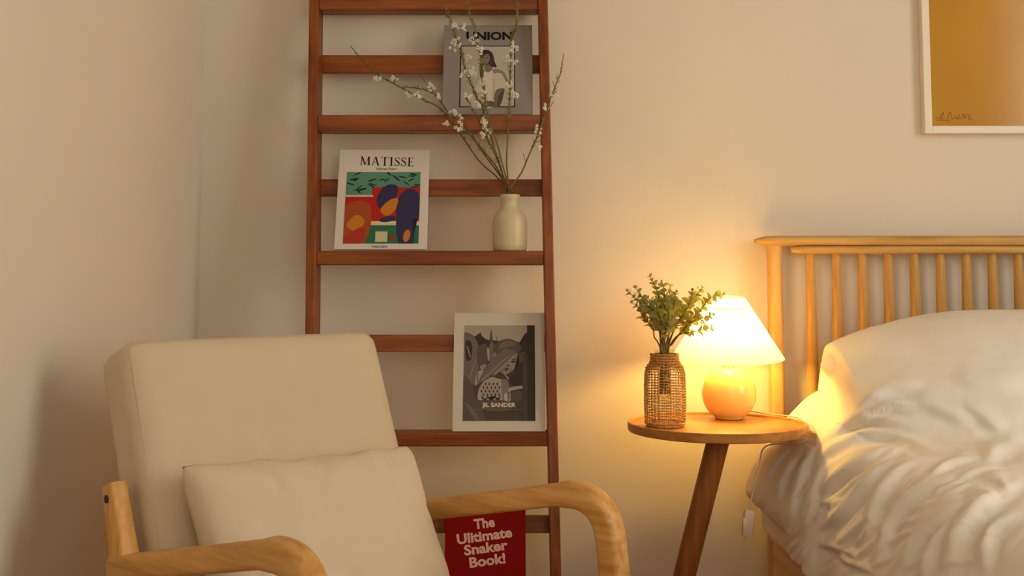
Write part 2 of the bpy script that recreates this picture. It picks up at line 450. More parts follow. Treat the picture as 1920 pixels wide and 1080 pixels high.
def ell(cx, cy, rx, ry, rot=0.0, n=20):
    c, s = math.cos(rot), math.sin(rot)
    return [(cx + rx * math.cos(t) * c - ry * math.sin(t) * s, cy + rx * math.cos(t) * s + ry * math.sin(t) * c) for t in (2 * math.pi * k / n for k in range(n))]

# grey magazine, second ledge from the top
LEAN = math.radians(17)
GREY_COVER = plain('grey_cover', lin(140, 133, 130), 0.5)
cv = make_book('fashion_magazine', 'grey magazine with bold black title and photo of a woman in white', 'magazine', 914, 1, 0.2245, 0.252, 0.007,
               (57, 95, 915, 1000), GREY_COVER, PAGES, LEAN)
SK = (128, 116, 106)
cv.art('cover_picture', [
    (rectp(216, 308, 748, 930), (28, 24, 23), 0),
    (rectp(228, 318, 738, 920), (186, 176, 164), 0),
    (rectp(228, 318, 430, 920), (176, 164, 152), 0),
    ([(310, 920), (390, 700), (450, 580), (520, 560), (600, 590), (610, 760), (560, 920)], (196, 186, 172), 1),
    ([(450, 575), (540, 535), (640, 570), (690, 680), (650, 760), (560, 780), (540, 920), (400, 920), (420, 720)], (206, 196, 180), 1),
    ([(530, 560), (560, 545), (640, 575), (695, 690), (680, 700), (620, 620), (545, 590)], (140, 128, 116), 1),
    ([(545, 600), (620, 600), (665, 740), (560, 775), (535, 680)], (198, 188, 172), 1),
    ([(560, 770), (640, 742), (640, 800), (600, 920), (550, 920)], (118, 106, 96), 1),
    ([(590, 820), (640, 760), (625, 860), (600, 918), (575, 918)], (84, 74, 68), 1),
    ([(460, 500), (520, 490), (530, 545), (490, 580), (455, 560)], (120, 106, 98), 1),
    ([(415, 420), (430, 365), (480, 352), (530, 390), (550, 470), (570, 530), (520, 520), (500, 500), (470, 505), (430, 500)], (62, 52, 48), 1),
    (ell(462, 445, 42, 58, 0.15), (128, 114, 106), 0),
    (rectp(428, 428, 450, 436), (60, 50, 46), 0), (rectp(466, 430, 488, 438), (60, 50, 46), 0),
    (ell(454, 488, 13, 5), (84, 66, 60), 0), (ell(456, 462, 6, 9), (106, 92, 84), 0),
    ([(425, 420), (440, 372), (500, 375), (478, 392), (448, 410), (432, 450)], (54, 45, 42), 1),
    ([(410, 500), (440, 500), (440, 590), (420, 640), (408, 580)], (70, 62, 56), 1),
    ([(455, 880), (530, 870), (560, 920), (440, 920)], (96, 86, 80), 1),
    ([(440, 640), (452, 640), (470, 820), (460, 824)], (170, 158, 144), 0),
    ([(540, 650), (550, 648), (548, 860), (540, 862)], (166, 154, 140), 0),
])
cv.text('title', 'UNION', 497, 248, 120, BLACK_INK, 446, 4.5)
cv.text('trademark_sign', '\u2122', 748, 180, 40, BLACK_INK)

# white art book with a colourful painting, third ledge: an invented composition of the same colours
WHITE_COVER = plain('white_cover', lin(214, 204, 196), 0.45)
cv = make_book('art_book', 'white art book with serif title and colourful painted cover panel', 'book', 713, 2, 0.2235, 0.262, 0.010,
               (120, 50, 1030, 1030), WHITE_COVER, PAGES, LEAN)
TEAL, BLK, RED, NAVY, OCH, GRN, BRN, CRM = (86, 138, 116), (24, 26, 26), (178, 30, 28), (52, 50, 84), (196, 120, 36), (44, 108, 80), (160, 74, 34), (214, 196, 158)
L = [(rectp(204, 275, 948, 975), GRN, 0), (rectp(204, 275, 948, 540), TEAL, 0)]
rnd = random.Random(5)
for i in range(30):
    cx, cy = rnd.uniform(225, 930), rnd.uniform(292, 500); a = rnd.uniform(24, 52)
    L.append((ell(cx, cy, a, rnd.uniform(5, 9), rnd.uniform(-0.7, 0.7), 12), BLK, 0))
L += [
    (rectp(204, 520, 480, 720), RED, 0), (rectp(470, 430, 948, 760), RED, 0), (rectp(470, 760, 948, 800), CRM, 0), (rectp(204, 506, 480, 522), CRM, 0),
    ([(204, 640), (330, 560), (450, 600), (470, 800), (400, 975), (204, 975)], BRN, 1),
    ([(230, 800), (320, 700), (410, 760), (330, 860)], OCH, 1), ([(204, 975), (260, 880), (400, 820), (390, 975)], (168, 52, 34), 1),
    ([(520, 520), (610, 410), (720, 420), (700, 560), (600, 640), (540, 620)], NAVY, 1),
    ([(740, 520), (860, 440), (948, 520), (948, 700), (880, 760), (900, 975), (760, 975), (720, 760)], NAVY, 1),
    ([(560, 650), (640, 560), (730, 540), (700, 660), (620, 710)], OCH, 1), (ell(640, 740, 90, 28, -0.15), NAVY, 0),
    (rectp(520, 860, 640, 960), (196, 190, 150), 0), (ell(690, 915, 26, 24), RED, 0), (ell(830, 900, 34, 60, 0.2), OCH, 0),
]
cv.art('cover_picture', L, clip=(204, 275, 948, 975))
serif_word(cv, 'title', 'MATISSE', 332, 880, 205, 88, BLACK_INK, slope=0.028)
cv.text('subtitle', 'Volkmar Essers', 600, 255, 38, BLACK_INK, 212)
cv.text('publisher_name', 'TASCHEN', 565, 1016, 34, BLACK_INK, 158)

# white bordered black-and-white print, fourth ledge
CARD = plain('card_white', lin(206, 196, 180), 0.45)
cv = make_book('photo_print_board', 'white bordered board with monochrome photo of a woman among leaves', 'print', 935.3, 3, 0.2175, 0.284, 0.006,
               (39, 42, 832, 1036), CARD, PAGES, math.radians(16))
D1, D2, D3, M1, M2, M3, H1, H2 = (62, 53, 48), (78, 68, 62), (92, 81, 74), (112, 100, 92), (128, 115, 105), (146, 132, 120), (168, 153, 138), (186, 170, 154)
cv.art('monochrome_picture', ([
    (rectp(128, 152, 747, 952), D2, 0), (rectp(128, 152, 690, 300), H1, 0),
    ([(128, 225), (180, 225), (230, 250), (270, 215), (300, 262), (420, 290), (560, 285), (640, 300), (650, 240), (690, 225), (690, 420), (128, 420)], D1, 1),
    ([(352, 300), (360, 200), (366, 185), (374, 240), (380, 300)], D3, 1), ([(410, 300), (414, 230), (420, 300)], D3, 0),
    (rectp(128, 400, 690, 952), D2, 0),
    ([(128, 240), (180, 230), (230, 270), (262, 360), (255, 520), (222, 640), (180, 640), (128, 560)], M1, 1),
    ([(140, 300), (170, 280), (200, 330), (190, 440), (150, 440)], D1, 1), ([(150, 330), (160, 325), (190, 420), (182, 428)], M3, 0),
    ([(250, 340), (330, 320), (330, 480), (280, 560), (250, 470)], D3, 1), ([(350, 320), (388, 300), (392, 420), (350, 450)], M1, 1),
    ([(176, 600), (230, 440), (236, 445), (182, 606)], M3, 0), ([(330, 360), (345, 350), (352, 440), (340, 450)], H1, 1),
    ([(260, 540), (300, 540), (270, 630), (226, 660), (235, 590)], H1, 1), ([(250, 560), (258, 556), (252, 640), (244, 640)], D2, 0),
    ([(270, 500), (320, 480), (318, 510), (285, 530)], M3, 1),
    ([(255, 720), (300, 630), (380, 590), (470, 600), (520, 690), (530, 790), (280, 790)], H1, 1),
    ([(455, 610), (500, 600), (530, 700), (520, 790), (470, 790)], M2, 1), ([(480, 740), (500, 720), (510, 790), (485, 790)], H2, 1),
] + [(ell(285 + i * 34 + (j % 2) * 17, 648 + j * 30, 8, 13), D2, 0) for j in range(4) for i in range(5) if not (j == 0 and i < 1)] + [
    ([(285, 745), (315, 775), (340, 745), (372, 778), (400, 745), (425, 778), (450, 745), (450, 760), (425, 795), (400, 762), (372, 795), (340, 762), (315, 792), (285, 762)], D1, 0),
    ([(395, 590), (440, 560), (520, 570), (545, 620), (500, 612), (440, 605)], D2, 1),
    ([(480, 570), (490, 568), (540, 620), (530, 628)], H1, 0),
    (ell(500, 430, 108, 135, 0.2), M2, 0),                                    # face
    ([(390, 420), (385, 340), (440, 285), (520, 268), (600, 300), (640, 360), (600, 390), (540, 365), (470, 365), (420, 440)], D3, 1),
    ([(430, 350), (470, 290), (540, 285), (580, 320), (520, 335), (460, 350)], M1, 1),
    (ell(400, 412, 15, 28), M3, 0),
    ([(520, 460), (560, 440), (600, 450), (590, 500), (540, 530), (500, 570), (470, 560), (490, 500)], M3, 1),
    ([(535, 462), (560, 452), (585, 460), (560, 470)], D1, 1), ([(530, 448), (560, 438), (588, 446), (560, 446)], D1, 1),
    (ell(513, 495, 14, 9), D3, 0), ([(482, 520), (500, 512), (520, 522), (500, 540), (486, 536)], D2, 1),
    ([(600, 400), (690, 300), (690, 660), (560, 660), (520, 610), (560, 560), (600, 480)], D1, 1),
    ([(610, 400), (660, 380), (650, 440), (620, 470)], D3, 1),
    ([(255, 640), (330, 500), (430, 390), (540, 362), (600, 392), (560, 430), (470, 500), (380, 570)], M1, 1),   # big leaf across the face
    ([(390, 560), (480, 480), (560, 410), (590, 400), (500, 490), (400, 575)], M3, 1),
    ([(280, 620), (480, 440), (560, 385), (485, 448), (290, 626)], M3, 0),
    ([(515, 690), (560, 670), (640, 665), (635, 685), (560, 700), (520, 715)], H1, 1),
    ([(540, 740), (600, 700), (640, 740), (600, 800), (550, 800)], D3, 1),
    (rectp(640, 400, 700, 952), D2, 0), (rectp(680, 152, 747, 952), D1, 0),
    ([(128, 600), (200, 650), (240, 780), (320, 952), (128, 952)], D3, 1), ([(140, 800), (200, 840), (280, 952), (240, 952)], M1, 1),
    ([(250, 790), (420, 780), (520, 800), (540, 860), (420, 880), (300, 860)], D3, 1),
]), clip=(128, 152, 747, 952))
cv.text('brand_lettering', 'JIL SANDER', 435, 838, 50, CREAM_INK, 290, 1.6, eps=0.0018)
cv.text('small_print', '\u2014 \u2014 \u2014 \u2014 \u2014 \u2014 \u2014 \u2014 \u2014 \u2014', 435, 862, 16, CREAM_INK, 420, eps=0.0018)

# red book on the lowest ledge
RED_COVER = plain('red_cover', lin(138, 2, 2), 0.65, spec=0.12)
zz = shelves[4][0]
cv = make_book('comic_book', 'red book with slanted pale pink title on the ladder', 'book', 909, 4, 0.186, 0.230, 0.008,
               (100, 105, 1110, 1354), RED_COVER, PAGES, LEAN)
for body, x, y, w in (('The', 597, 452, 262), ('Ulitimate', 600, 606, 694), ('Snaker', 620, 748, 548), ('Book!', 640, 900, 452)):
    cv.text('title_line', body, x, y, 166, PINK_INK, w, 6.0, math.radians(7.5))
bm = bmn()
rnd = random.Random(2)
for r in range(2):
    for i in range(6):
        a, b_ = cv.map(484 + i * 34, 182 + r * 26); k = cv.w / 1010
        for q in range(3):
            w2, h2 = rnd.uniform(5, 12) * k, rnd.uniform(8, 20) * k
            ox, oz = rnd.uniform(0, 18) * k, -rnd.uniform(0, 4) * k
            f = bm.faces.new([bm.verts.new((a + ox + sx * w2, -0.0006 - q * 0.0001, b_ + oz - sz * h2)) for sx, sz in ((0, 0), (1, 0), (1, 1), (0, 1))])
obj('publisher_mark', bm, CREAM_INK, cv.root, False)

# ------------------------------------------------------------------ cream bottle vase with flowering branches
zs, ys = shelves[2]
vy = ys + 0.040
vd = vy * math.cos(PITCH) + (zs - CAMZ) * math.sin(PITCH); vk = vd / F
vx = (956 - 960) * vk
vase = thing('bottle_vase', 'pale cream ceramic bottle vase holding flowering branches', 'vase', (vx, vy, zs))
prof = [(0, 0.5), (29, 0), (31.5, 2), (32.5, 12), (32.5, 54), (31.6, 61), (28.6, 68), (23, 74.5), (18.6, 80), (16.6, 86), (16.6, 93), (18.3, 98), (19.3, 101.5), (19.3, 105), (18, 106.3), (15.5, 105), (14.5, 95), (15, 84), (26, 60), (28, 20), (0, 14)]
bm = bmn(); add_lathe(bm, [(r * vk, z * vk) for r, z in prof], 56)
obj('bottle_body', bm, plain('cream_ceramic', lin(200, 189, 154), 0.38), vase, 'full')
TWIG = plain('twig_bark', lin(92, 70, 38), 0.7)
TWIG_G = plain('green_twig', lin(112, 104, 44), 0.65)
FOL = plain('twig_leaves', lin(118, 122, 46), 0.6)
PETAL = translucent('white_petal', lin(246, 240, 226), lin(246, 240, 226), 0.25)
branches = [
    ('leafy bare-tipped flowering branch reaching farthest left across the ladder', [(657, 86), (699, 133), (740, 158), (790, 185), (826, 204), (857, 242), (898, 301), (934, 334), (952, 362)], 0.10),
    ('flowering branch bending left just above the farthest-reaching one', [(756, 163), (790, 167), (818, 179), (838, 208), (874, 239), (905, 285), (938, 330), (954, 362)], 0.09),
    ('tall flowering branch crossing the left edge of the magazine photo', [(826, -6), (840, 28), (848, 50), (856, 75), (866, 100), (872, 130), (880, 150), (893, 180), (905, 200), (912, 225), (922, 260), (930, 290), (945, 335), (955, 362)], 0.10),
    ('tall flowering branch passing over the face on the grey magazine', [(874, -8), (880, 22), (888, 50), (895, 80), (901, 110), (904, 140), (908, 170), (912, 200), (918, 230), (930, 262), (940, 300), (950, 340), (956, 362)], 0.115),
    ('straight flowering branch along the right edge of the magazine photo', [(968, -8), (970, 25), (966, 55), (960, 72), (958, 100), (957, 150), (955, 200), (953, 240), (950, 300), (952, 340), (957, 362)], 0.10),
    ('flowering branch leaning right past the right ladder post', [(1057, 100), (1050, 140), (1040, 165), (1032, 185), (1022, 215), (1010, 250), (1000, 272), (990, 295), (977, 325), (963, 362)], 0.06),
    ('short flowering branch below the left-bending ones, ending at the ledge', [(838, 216), (858, 240), (880, 252), (908, 284), (930, 312), (947, 345), (955, 362)], 0.075),
    ('flowering branch in the middle with crowded blossoms under the photo', [(872, 178), (886, 205), (903, 236), (917, 268), (934, 300), (946, 336), (957, 362)], 0.088),
]
Zf = lambda x, y: (560 + x / 3.6, y / 3.6)
bloss = [Zf(*p) for p in [(1050, 175), (1110, 182), (1070, 280), (1045, 312), (1140, 385), (1140, 490), (1180, 500), (1150, 650), (1215, 695), (1180, 268), (1230, 345), (1250, 550), (1240, 628),
         (1455, 310), (1450, 335), (1405, 400), (1450, 415), (1425, 570), (1460, 645), (1725, 655), (1670, 725), (1615, 880), (1630, 990), (535, 530), (640, 530), (740, 645), (805, 640), (890, 585), (940, 640),
         (1040, 760), (990, 830), (1100, 800), (1085, 860), (1280, 890), (1245, 920), (1265, 800), (1250, 832), (1110, 500), (1165, 460), (1225, 650)]]
def blossom_mesh(seed):
    r = random.Random(seed); bm = bmn()
    for i in range(r.randint(5, 7)):
        c = Vector((r.uniform(-1, 1), r.uniform(-1, 1), r.uniform(-1.1, 1.1))) * 0.0065
        for k in range(5):
            a = 2 * math.pi * k / 5 + r.random(); tilt = Vector((math.cos(a), r.uniform(-.5, .5), math.sin(a)))
            M = Matrix.Translation(c + tilt * 0.0022) @ Matrix.Rotation(r.uniform(0, 6), 4, 'X') @ Matrix.Rotation(r.uniform(0, 6), 4, 'Z') @ Matrix.Diagonal((0.0024, 0.0012, 0.0019, 1))
            bmesh.ops.create_icosphere(bm, subdivisions=1, radius=1.0, matrix=M)
    me = bpy.data.meshes.new('blossom'); bm.to_mesh(me); bm.free(); me.materials.append(PETAL)
    me.polygons.foreach_set('use_smooth', [True] * len(me.polygons)); return me
BLM = [blossom_mesh(s) for s in range(6)]
mouth = Vector((vx, vy, zs + 98 * vk))
paths = []
rnd = random.Random(8)
for bi, (lab, pts, fwd) in enumerate(branches):
    n = len(pts); W = []
    for i, (px, py) in enumerate(pts):
        t = 1 - i / (n - 1)
        y = vy - fwd * min(1, t * 1.25) * 1.0
        p = at(px, py, y)
        if i == n - 1:
            a = 2 * math.pi * bi / 8
            p = mouth + Vector((0.011 * math.cos(a), 0.008 * math.sin(a) - 0.004, 0.003))
        W.append(p)
    W.append(Vector((vx + 0.014 * math.cos(bi * 2.4 + 2), vy + 0.014 * math.sin(bi * 2.4 + 2), zs + 24 * vk)))
    C_ = catmull(W, 5)
    paths.append((C_, thing('flowering_branch', lab, 'branch', C_[-1], group='flowering branches in the cream vase')))
# side twigs of some branches
side_tw = {0: [[(699, 133), (703, 122)], [(740, 158), (739, 140)]], 1: [[(782, 133), (801, 158), (818, 179)], [(779, 167), (784, 159)]], 5: [[(1003, 268), (1018, 262), (1023, 252)], [(985, 305), (981, 288)], [(1040, 165), (1036, 152)], [(1022, 215), (1038, 190)]],
           2: [[(840, 28), (834, 32)], [(856, 75), (846, 84)]], 3: [[(912, 200), (902, 178)], [(904, 140), (900, 128)]], 4: [[(957, 150), (951, 115)], [(960, 68), (962, 60)], [(953, 222), (937, 221)]], 6: [[(866, 250), (873, 228)], [(890, 270), (880, 262)]], 7: [[(903, 236), (893, 238)]]}
for bi, (C_, root) in enumerate(paths):
    n = len(C_); bm = bmn(); o = Vector(root.location)
    add_tube(bm, C_, [0.0009 + 0.0011 * min(1, i / n * 1.3) for i in range(n)], 6)
    for tw in side_tw.get(bi, []):
        q = [at(px, py, min(C_, key=lambda c: (project(c)[0] - px) ** 2 + (project(c)[1] - py) ** 2).y - 0.004) for px, py in tw]
        end = min(C_, key=lambda c: (c - q[-1]).length); st_ = min(C_, key=lambda c: (c - q[0]).length)
        if (end - q[-1]).length < (st_ - q[0]).length: q[-1] = end
        else: q[0] = st_
        add_tube(bm, q, 0.0008, 5)
    obj('twig', bm, [TWIG_G if bi in (2, 3, 4, 5) else TWIG], root, True, shift=o)
    # narrow leaves along the twig
    bm = bmn()
    for i in range(int(n * 0.06), int(n * 0.66)):
        for k in range(6 if bi in (2, 3, 4, 7) else 3):
            p = C_[i]; d = (C_[i - 1] - C_[i + 1]).normalized() if 0 < i < n - 1 else Vector((0, 0, 1))
            e = (d * 1.0 + Vector((rnd.uniform(-1, 1), rnd.uniform(-1, 1), rnd.uniform(-.4, .7))) * 0.75).normalized()
            Lg = rnd.uniform(0.008, 0.019); s = e.cross(Vector((rnd.uniform(-1, 1), rnd.uniform(-1, 1), rnd.uniform(-1, 1)))).normalized() * 0.0011
            a = bm.verts.new(p); b1 = bm.verts.new(p + e * Lg * 0.5 + s); b2 = bm.verts.new(p + e * Lg * 0.5 - s); t = bm.verts.new(p + e * Lg)
            bm.faces.new((a, b1, t)); bm.faces.new((a, t, b2))
    obj('leaves', bm, FOL, root, False, 'stuff', shift=o)
for k, (px, py) in enumerate(bloss):
    best = None
    for C_, root in paths:
        for c in C_[:-6]:
            q = project(c); d = (q[0] - px) ** 2 + (q[1] - py) ** 2
            if best is None or d < best[0]: best = (d, c, root)
    d, c, root = best
    p = at(px, py, c.y - 0.005) - Vector(root.location)
    s = rnd.uniform(1.0, 1.4)
    link('blossom', BLM[k % 6], root, loc=p, rot=(rnd.uniform(-.5, .5), rnd.uniform(0, 6), rnd.uniform(-.5, .5)), scale=(s, s, s))

# ------------------------------------------------------------------ armchair
CH_O = Vector((-0.233, 1.875, 0)); CH_R = math.atan2(0.72, 0.69)
chair = thing('armchair', 'honey wood lounge armchair with cream linen back and seat cushions', 'armchair', CH_O, (0, 0, CH_R))
SEC = superell(20, 3.6)
AX = 0.295
def arm_path():
    rear = Vector((0, 0.246, 0.432)); top = Vector((0, -0.215, 0.531))
    low = Vector((0, -0.285, 0.36))
    pts = []
    bend = 0.105
    d1 = (rear - top).normalized(); corner = Vector((0, -0.254, 0.539)); d2 = (Vector((0, -0.318, 0.0)) - corner).normalized()
    a = corner + d1 * bend; b_ = corner + d2 * bend * 0.85
    for k in range(7): pts.append(rear + (a - rear) * (k / 7))
    for k in range(11):
        t = k / 10; pts.append(a * (1 - t) ** 2 + corner * 2 * t * (1 - t) + b_ * t * t)
    end = Vector((0, -0.318, 0.0))
    for k in range(1, 8): pts.append(b_ + (end - b_) * (k / 7))
    return pts
AP = arm_path(); na = len(AP)
SRK = 0.20 / 0.52
for s in (-1, 1):
    bm = bmn()
    add_tube(bm, [p + Vector((s * AX, 0, 0)) for p in AP], [(0.021, 0.0195 if i < 8 else (0.0225 if i < 18 else 0.0225 - 0.0008 * (i - 18))) for i in range(na)], side=(1, 0, 0), section=SEC)
    obj('armrest', bm, HON['y'], chair)
    bm = bmn()
    add_tube(bm, [(s * AX, 0.128, 0.0), (s * AX, 0.183, 0.32), (s * AX, 0.212, 0.395), (s * AX, 0.228, 0.445), (s * AX, 0.246, 0.500), (s * AX, 0.2675, 0.558 if s < 0 else 0.540)],
             [(0.016, 0.019), (0.016, 0.024), (0.016, 0.029), (0.016, 0.027), (0.015, 0.021), (0.0145, 0.0195)], side=(1, 0, 0), section=superell(20, 6))
    leg = obj('rear_post', bm, HON['z'], chair)
    bm = bmn(); bmesh.ops.create_cone(bm, cap_ends=True, segments=20, radius1=0.0062, radius2=0.0062, depth=0.002,
        matrix=Matrix.Translation((s * (AX + 0.0152), 0.2615, 0.537)) @ Matrix.Rotation(math.pi / 2, 4, 'Y'))
    obj('bolt_hole', bm, DARK, leg, False)
    bm = bmn(); add_box(bm, (s * AX - 0.014, -0.30, 0.215), (s * AX + 0.014, 0.18, 0.265), 0.006)
    obj('side_rail', bm, HON['y'], chair)
bm = bmn(); add_box(bm, (-AX, -0.285, 0.215), (AX, -0.262, 0.262), 0.005); obj('front_rail', bm, HON['x'], chair)
bm = bmn(); add_box(bm, (-AX, 0.14, 0.215), (AX, 0.163, 0.262), 0.005); obj('rear_rail', bm, HON['x'], chair)
bm = bmn(); add_tube(bm, [(-AX + 0.008, 0.300, 0.475), (AX - 0.008, 0.300, 0.475)], (0.014, 0.010), side=(0, 0, 1), section=superell(16, 4)); obj('back_crossbar', bm, HON['x'], chair)
def cushion(w, h, t, e=6.0, nu=40, nv=32, crown=0.25, seed=0, amp=0.002):
    """upholstered block: x across, z up, front towards -y; rounded edges, softly crowned faces"""
    bm = bmn(); r = min(t * 0.42, 0.034)
    add_box(bm, (-w / 2, -t / 2, -h / 2), (w / 2, t / 2, h / 2))
    bmesh.ops.subdivide_edges(bm, edges=bm.edges, cuts=23, use_grid_fill=True)
    for v in bm.verts:
        c = v.co
        i = Vector((max(-w / 2 + r, min(w / 2 - r, c.x)), max(-t / 2 + r, min(t / 2 - r, c.y)), max(-h / 2 + r, min(h / 2 - r, c.z))))
        d = c - i
        if d.length > 1e-9:
            # keep edges of front and back a bit crisper than the corners
            c2 = i + d.normalized() * r * (1 if d.length > r * 1.0001 else d.length / r)
            v.co = c2
        u, q = v.co.x / (w / 2), v.co.z / (h / 2)
        v.co.y += math.copysign(1, v.co.y) * crown * t * 0.5 * (1 - u ** 4) * (1 - q ** 4) * (abs(c.y) / (t / 2)) ** 2
        nn = noise.noise(Vector((c.x * 5 + seed, c.y * 5, c.z * 5)))
        v.co += Vector((0.6, 1, 0.6)) * amp * nn
    return bm
def seam_path(w, h, t, n=24):
    """the line where front and sides of a cushion meet, on its rounded edge"""
    r = min(t * 0.42, 0.034); pts = []
    cs = [(w / 2, h / 2), (-w / 2, h / 2), (-w / 2, -h / 2), (w / 2, -h / 2), (w / 2, h / 2)]
    for (xa, za), (xb, zb2) in zip(cs, cs[1:]):
        for k in range(n):
            c = Vector((xa + (xb - xa) * k / n, -t / 2, za + (zb2 - za) * k / n))
            i = Vector((max(-w / 2 + r, min(w / 2 - r, c.x)), -t / 2 + r, max(-h / 2 + r, min(h / 2 - r, c.z))))
            pts.append(i + (c - i).normalized() * (r + 0.0003))
    pts.append(pts[0].copy()); return pts
BT = math.atan(0.379)
bw, bh, bt = 0.538, 0.475, 0.112
# back cushion: front face runs from the seat up to the top edge
zc = 0.545; yc = 0.197 + 0.379 * (zc - 0.46)
ctr = Vector((0.009, yc + math.cos(BT) * bt / 2, zc + math.sin(BT) * -bt / 2 * 0))
bc = obj('back_cushion', cushion(bw, bh, bt, crown=0.16, seed=3), LINEN, chair, 'full')
bc.location = ctr; bc.rotation_euler = (-BT, 0, 0)
bm = bmn(); add_tube(bm, seam_path(bw, bh, bt), 0.0013, 6, cap=False)
obj('seam', bm, SEAM, bc)
st = 0.10
sc = obj('seat_cushion', cushion(0.528, 0.50, st, crown=0.12, seed=9), LINEN, chair, 'full')
sc.location = (0, -0.055, 0.272); sc.rotation_euler = (-math.pi / 2 + math.radians(-7), 0, 0)

# throw pillow
def pillow_bm(w, h, t, nu=64, nv=44, pinch=0.07, seed=1, wr=0.006):
    bm = bmn(); grid = {}
    for sgn in (1, -1):
        for i in range(nu + 1):
            for j in range(nv + 1):
                u, v = 2 * i / nu - 1, 2 * j / nv - 1
                border = i in (0, nu) or j in (0, nv)
                if border and sgn == -1: grid[(sgn, i, j)] = grid[(1, i, j)]; continue
                tip = 1 - 0.045 * abs(u * v) ** 7
                x = w / 2 * u * (1 - pinch * (1 - v * v) * abs(u) ** 3) * tip
                z = h / 2 * v * (1 - pinch * 1.3 * (1 - u * u) * abs(v) ** 3) * tip + 0.004 * math.sin(u * 13 + seed) * abs(v) ** 6 * (1 - u ** 4)
                b_ = max(0, (1 - abs(u) ** 3.2)) ** 0.5 * max(0, (1 - abs(v) ** 3.2)) ** 0.5
                y = t / 2 * b_
                # gathers running in from the seams
                eu, ev = 1 - abs(u), 1 - abs(v)
                ph = 1.6 * noise.noise(Vector((u * 2, v, seed)))
                g = -3.4 * max(0, math.sin(u * 11 + seed * 1.3 + ph * 2.4 + ev * 2.5)) ** 4 * math.exp(-ev * 2.6) * min(1, ev * 8) - 1.2 * max(0, math.sin(v * 7 + seed + ph)) ** 5 * math.exp(-eu * 7) * min(1, eu * 14)
                y += wr * g * (0.6 + 0.4 * noise.noise(Vector((u * 3, v * 3, seed * 2.0)))) + 0.006 * noise.noise(Vector((u * 2.2, v * 2.2, 4 + seed))) * b_
                grid[(sgn, i, j)] = bm.verts.new((x, -sgn * y, z))
    for sgn in (1, -1):
        for i in range(nu):
            for j in range(nv):
                q = [grid[(sgn, i, j)], grid[(sgn, i + 1, j)], grid[(sgn, i + 1, j + 1)], grid[(sgn, i, j + 1)]]
                bm.faces.new(q if sgn == 1 else q[::-1])
    return bm
X_ = Vector((0.69, 0.72, 0)); Y_ = Vector((-0.72, 0.69, 0))
pl = CH_O + X_ * -0.008 + Y_ * 0.098 + Vector((0, 0, 0.455))
pil = thing('throw_pillow', 'cream linen lumbar pillow lying against the armchair back cushion', 'pillow', pl, (math.radians(-28), math.radians(2.0), CH_R))
pil.rotation_mode = 'XYZ'
cover_ = obj('pillow_cover', pillow_bm(0.484, 0.30, 0.135, pinch=0.075, wr=0.0085), LINEN2, pil, 'full')

# ------------------------------------------------------------------ picture on the wall
PY = Y1 - 0.001
fx0 = at(1731, 130, PY - 0.025).x; fz0 = at(1735, 250, PY - 0.025).z
fw, fh, ft, fd = 0.62, 0.86, 0.0195, 0.026
pic = thing('framed_print', 'mustard yellow art print with scribbled signature in white frame', 'picture', (fx0 + fw / 2, PY, fz0))
FRM = plain('white_frame', lin(232, 224, 208), 0.45)
for a, b_, c, d in ((-fw / 2, 0, -fw / 2 + ft, fh), (fw / 2 - ft, 0, fw / 2, fh), (-fw / 2 + ft, 0, fw / 2 - ft, ft), (-fw / 2 + ft, fh - ft, fw / 2 - ft, fh)):
    bm = bmn(); add_box(bm, (a, -fd, b_), (c, 0, d), 0.0012, 1); obj('frame_rail', bm, FRM, pic, False)
bm = bmn(); add_box(bm, (-fw / 2 + ft, -0.012, ft), (fw / 2 - ft, -0.006, fh - ft))
m, nt, b = newmat('mustard_print')
nt.links.new(ramp(nt, noise_tex(nt, coords(nt, (1, 1, 1)), 5, 3), [(0.3, lin(186, 132, 0)), (0.7, lin(196, 142, 0))]), b.inputs['Base Color']); b.inputs['Roughness'].default_value = 0.7
obj('print_sheet', bm, m, pic, False)
bm = bmn(); add_box(bm, (-fw / 2 + ft, -0.018, ft), (fw / 2 - ft, -0.016, fh - ft)); obj('glass_pane', bm, thin_glass('picture_glass', amount=0.045, rough=0.12), pic, False)
bm = bmn()
sig = [[(290, 855), (320, 845), (345, 808), (335, 840), (318, 862), (352, 856)], [(372, 868), (385, 815), (400, 820), (408, 862), (430, 838), (440, 862), (462, 825), (450, 858), (478, 852), (490, 822), (500, 858), (515, 830), (535, 836), (525, 862), (552, 862)], [(300, 870), (380, 872), (390, 884)]]
for s in sig:
    pts = []
    for x, y in s:
        p = at(1680 + x / 3.858, y / 3.858, PY - 0.0125); pts.append(Vector((p.x - (fx0 + fw / 2), -0.0126, p.z - fz0)))
    add_tube(bm, catmull(pts, 5), 0.0006, 5)
obj('signature', bm, plain('signature_ink', lin(140, 92, 8), 0.7), pic)

# ------------------------------------------------------------------ side table
TZ = at(1340, 796, 2.606).z
tab = thing('side_table', 'round honey-brown bedside table with raised lip on one slanted leg', 'side table', (0.460, 2.606, 0))
R = 0.200
bm = bmn()
add_lathe(bm, [(0, TZ - 0.017), (R - 0.012, TZ - 0.017), (R - 0.002, TZ - 0.014), (R, TZ - 0.008), (R, TZ + 0.004), (R - 0.0012, TZ + 0.0052), (R - 0.006, TZ + 0.0052), (R - 0.0072, TZ + 0.004), (R - 0.0075, TZ), (0, TZ)], 96)
obj('table_top', bm, TABLE_W['x'], tab)
bm = bmn()
foot = Vector((-0.142, -0.04, 0.016)); topc = Vector((-0.005, -0.055, TZ - 0.017))
add_tube(bm, [foot + (topc - foot) * (k / 8) for k in range(9)], [0.0235 + 0.0005 * k * 0.3 for k in range(9)], 28)
obj('leg', bm, wood('leg_wood', lin(128, 74, 28), lin(150, 90, 38), lin(168, 106, 50), 'z', 0.4), tab)
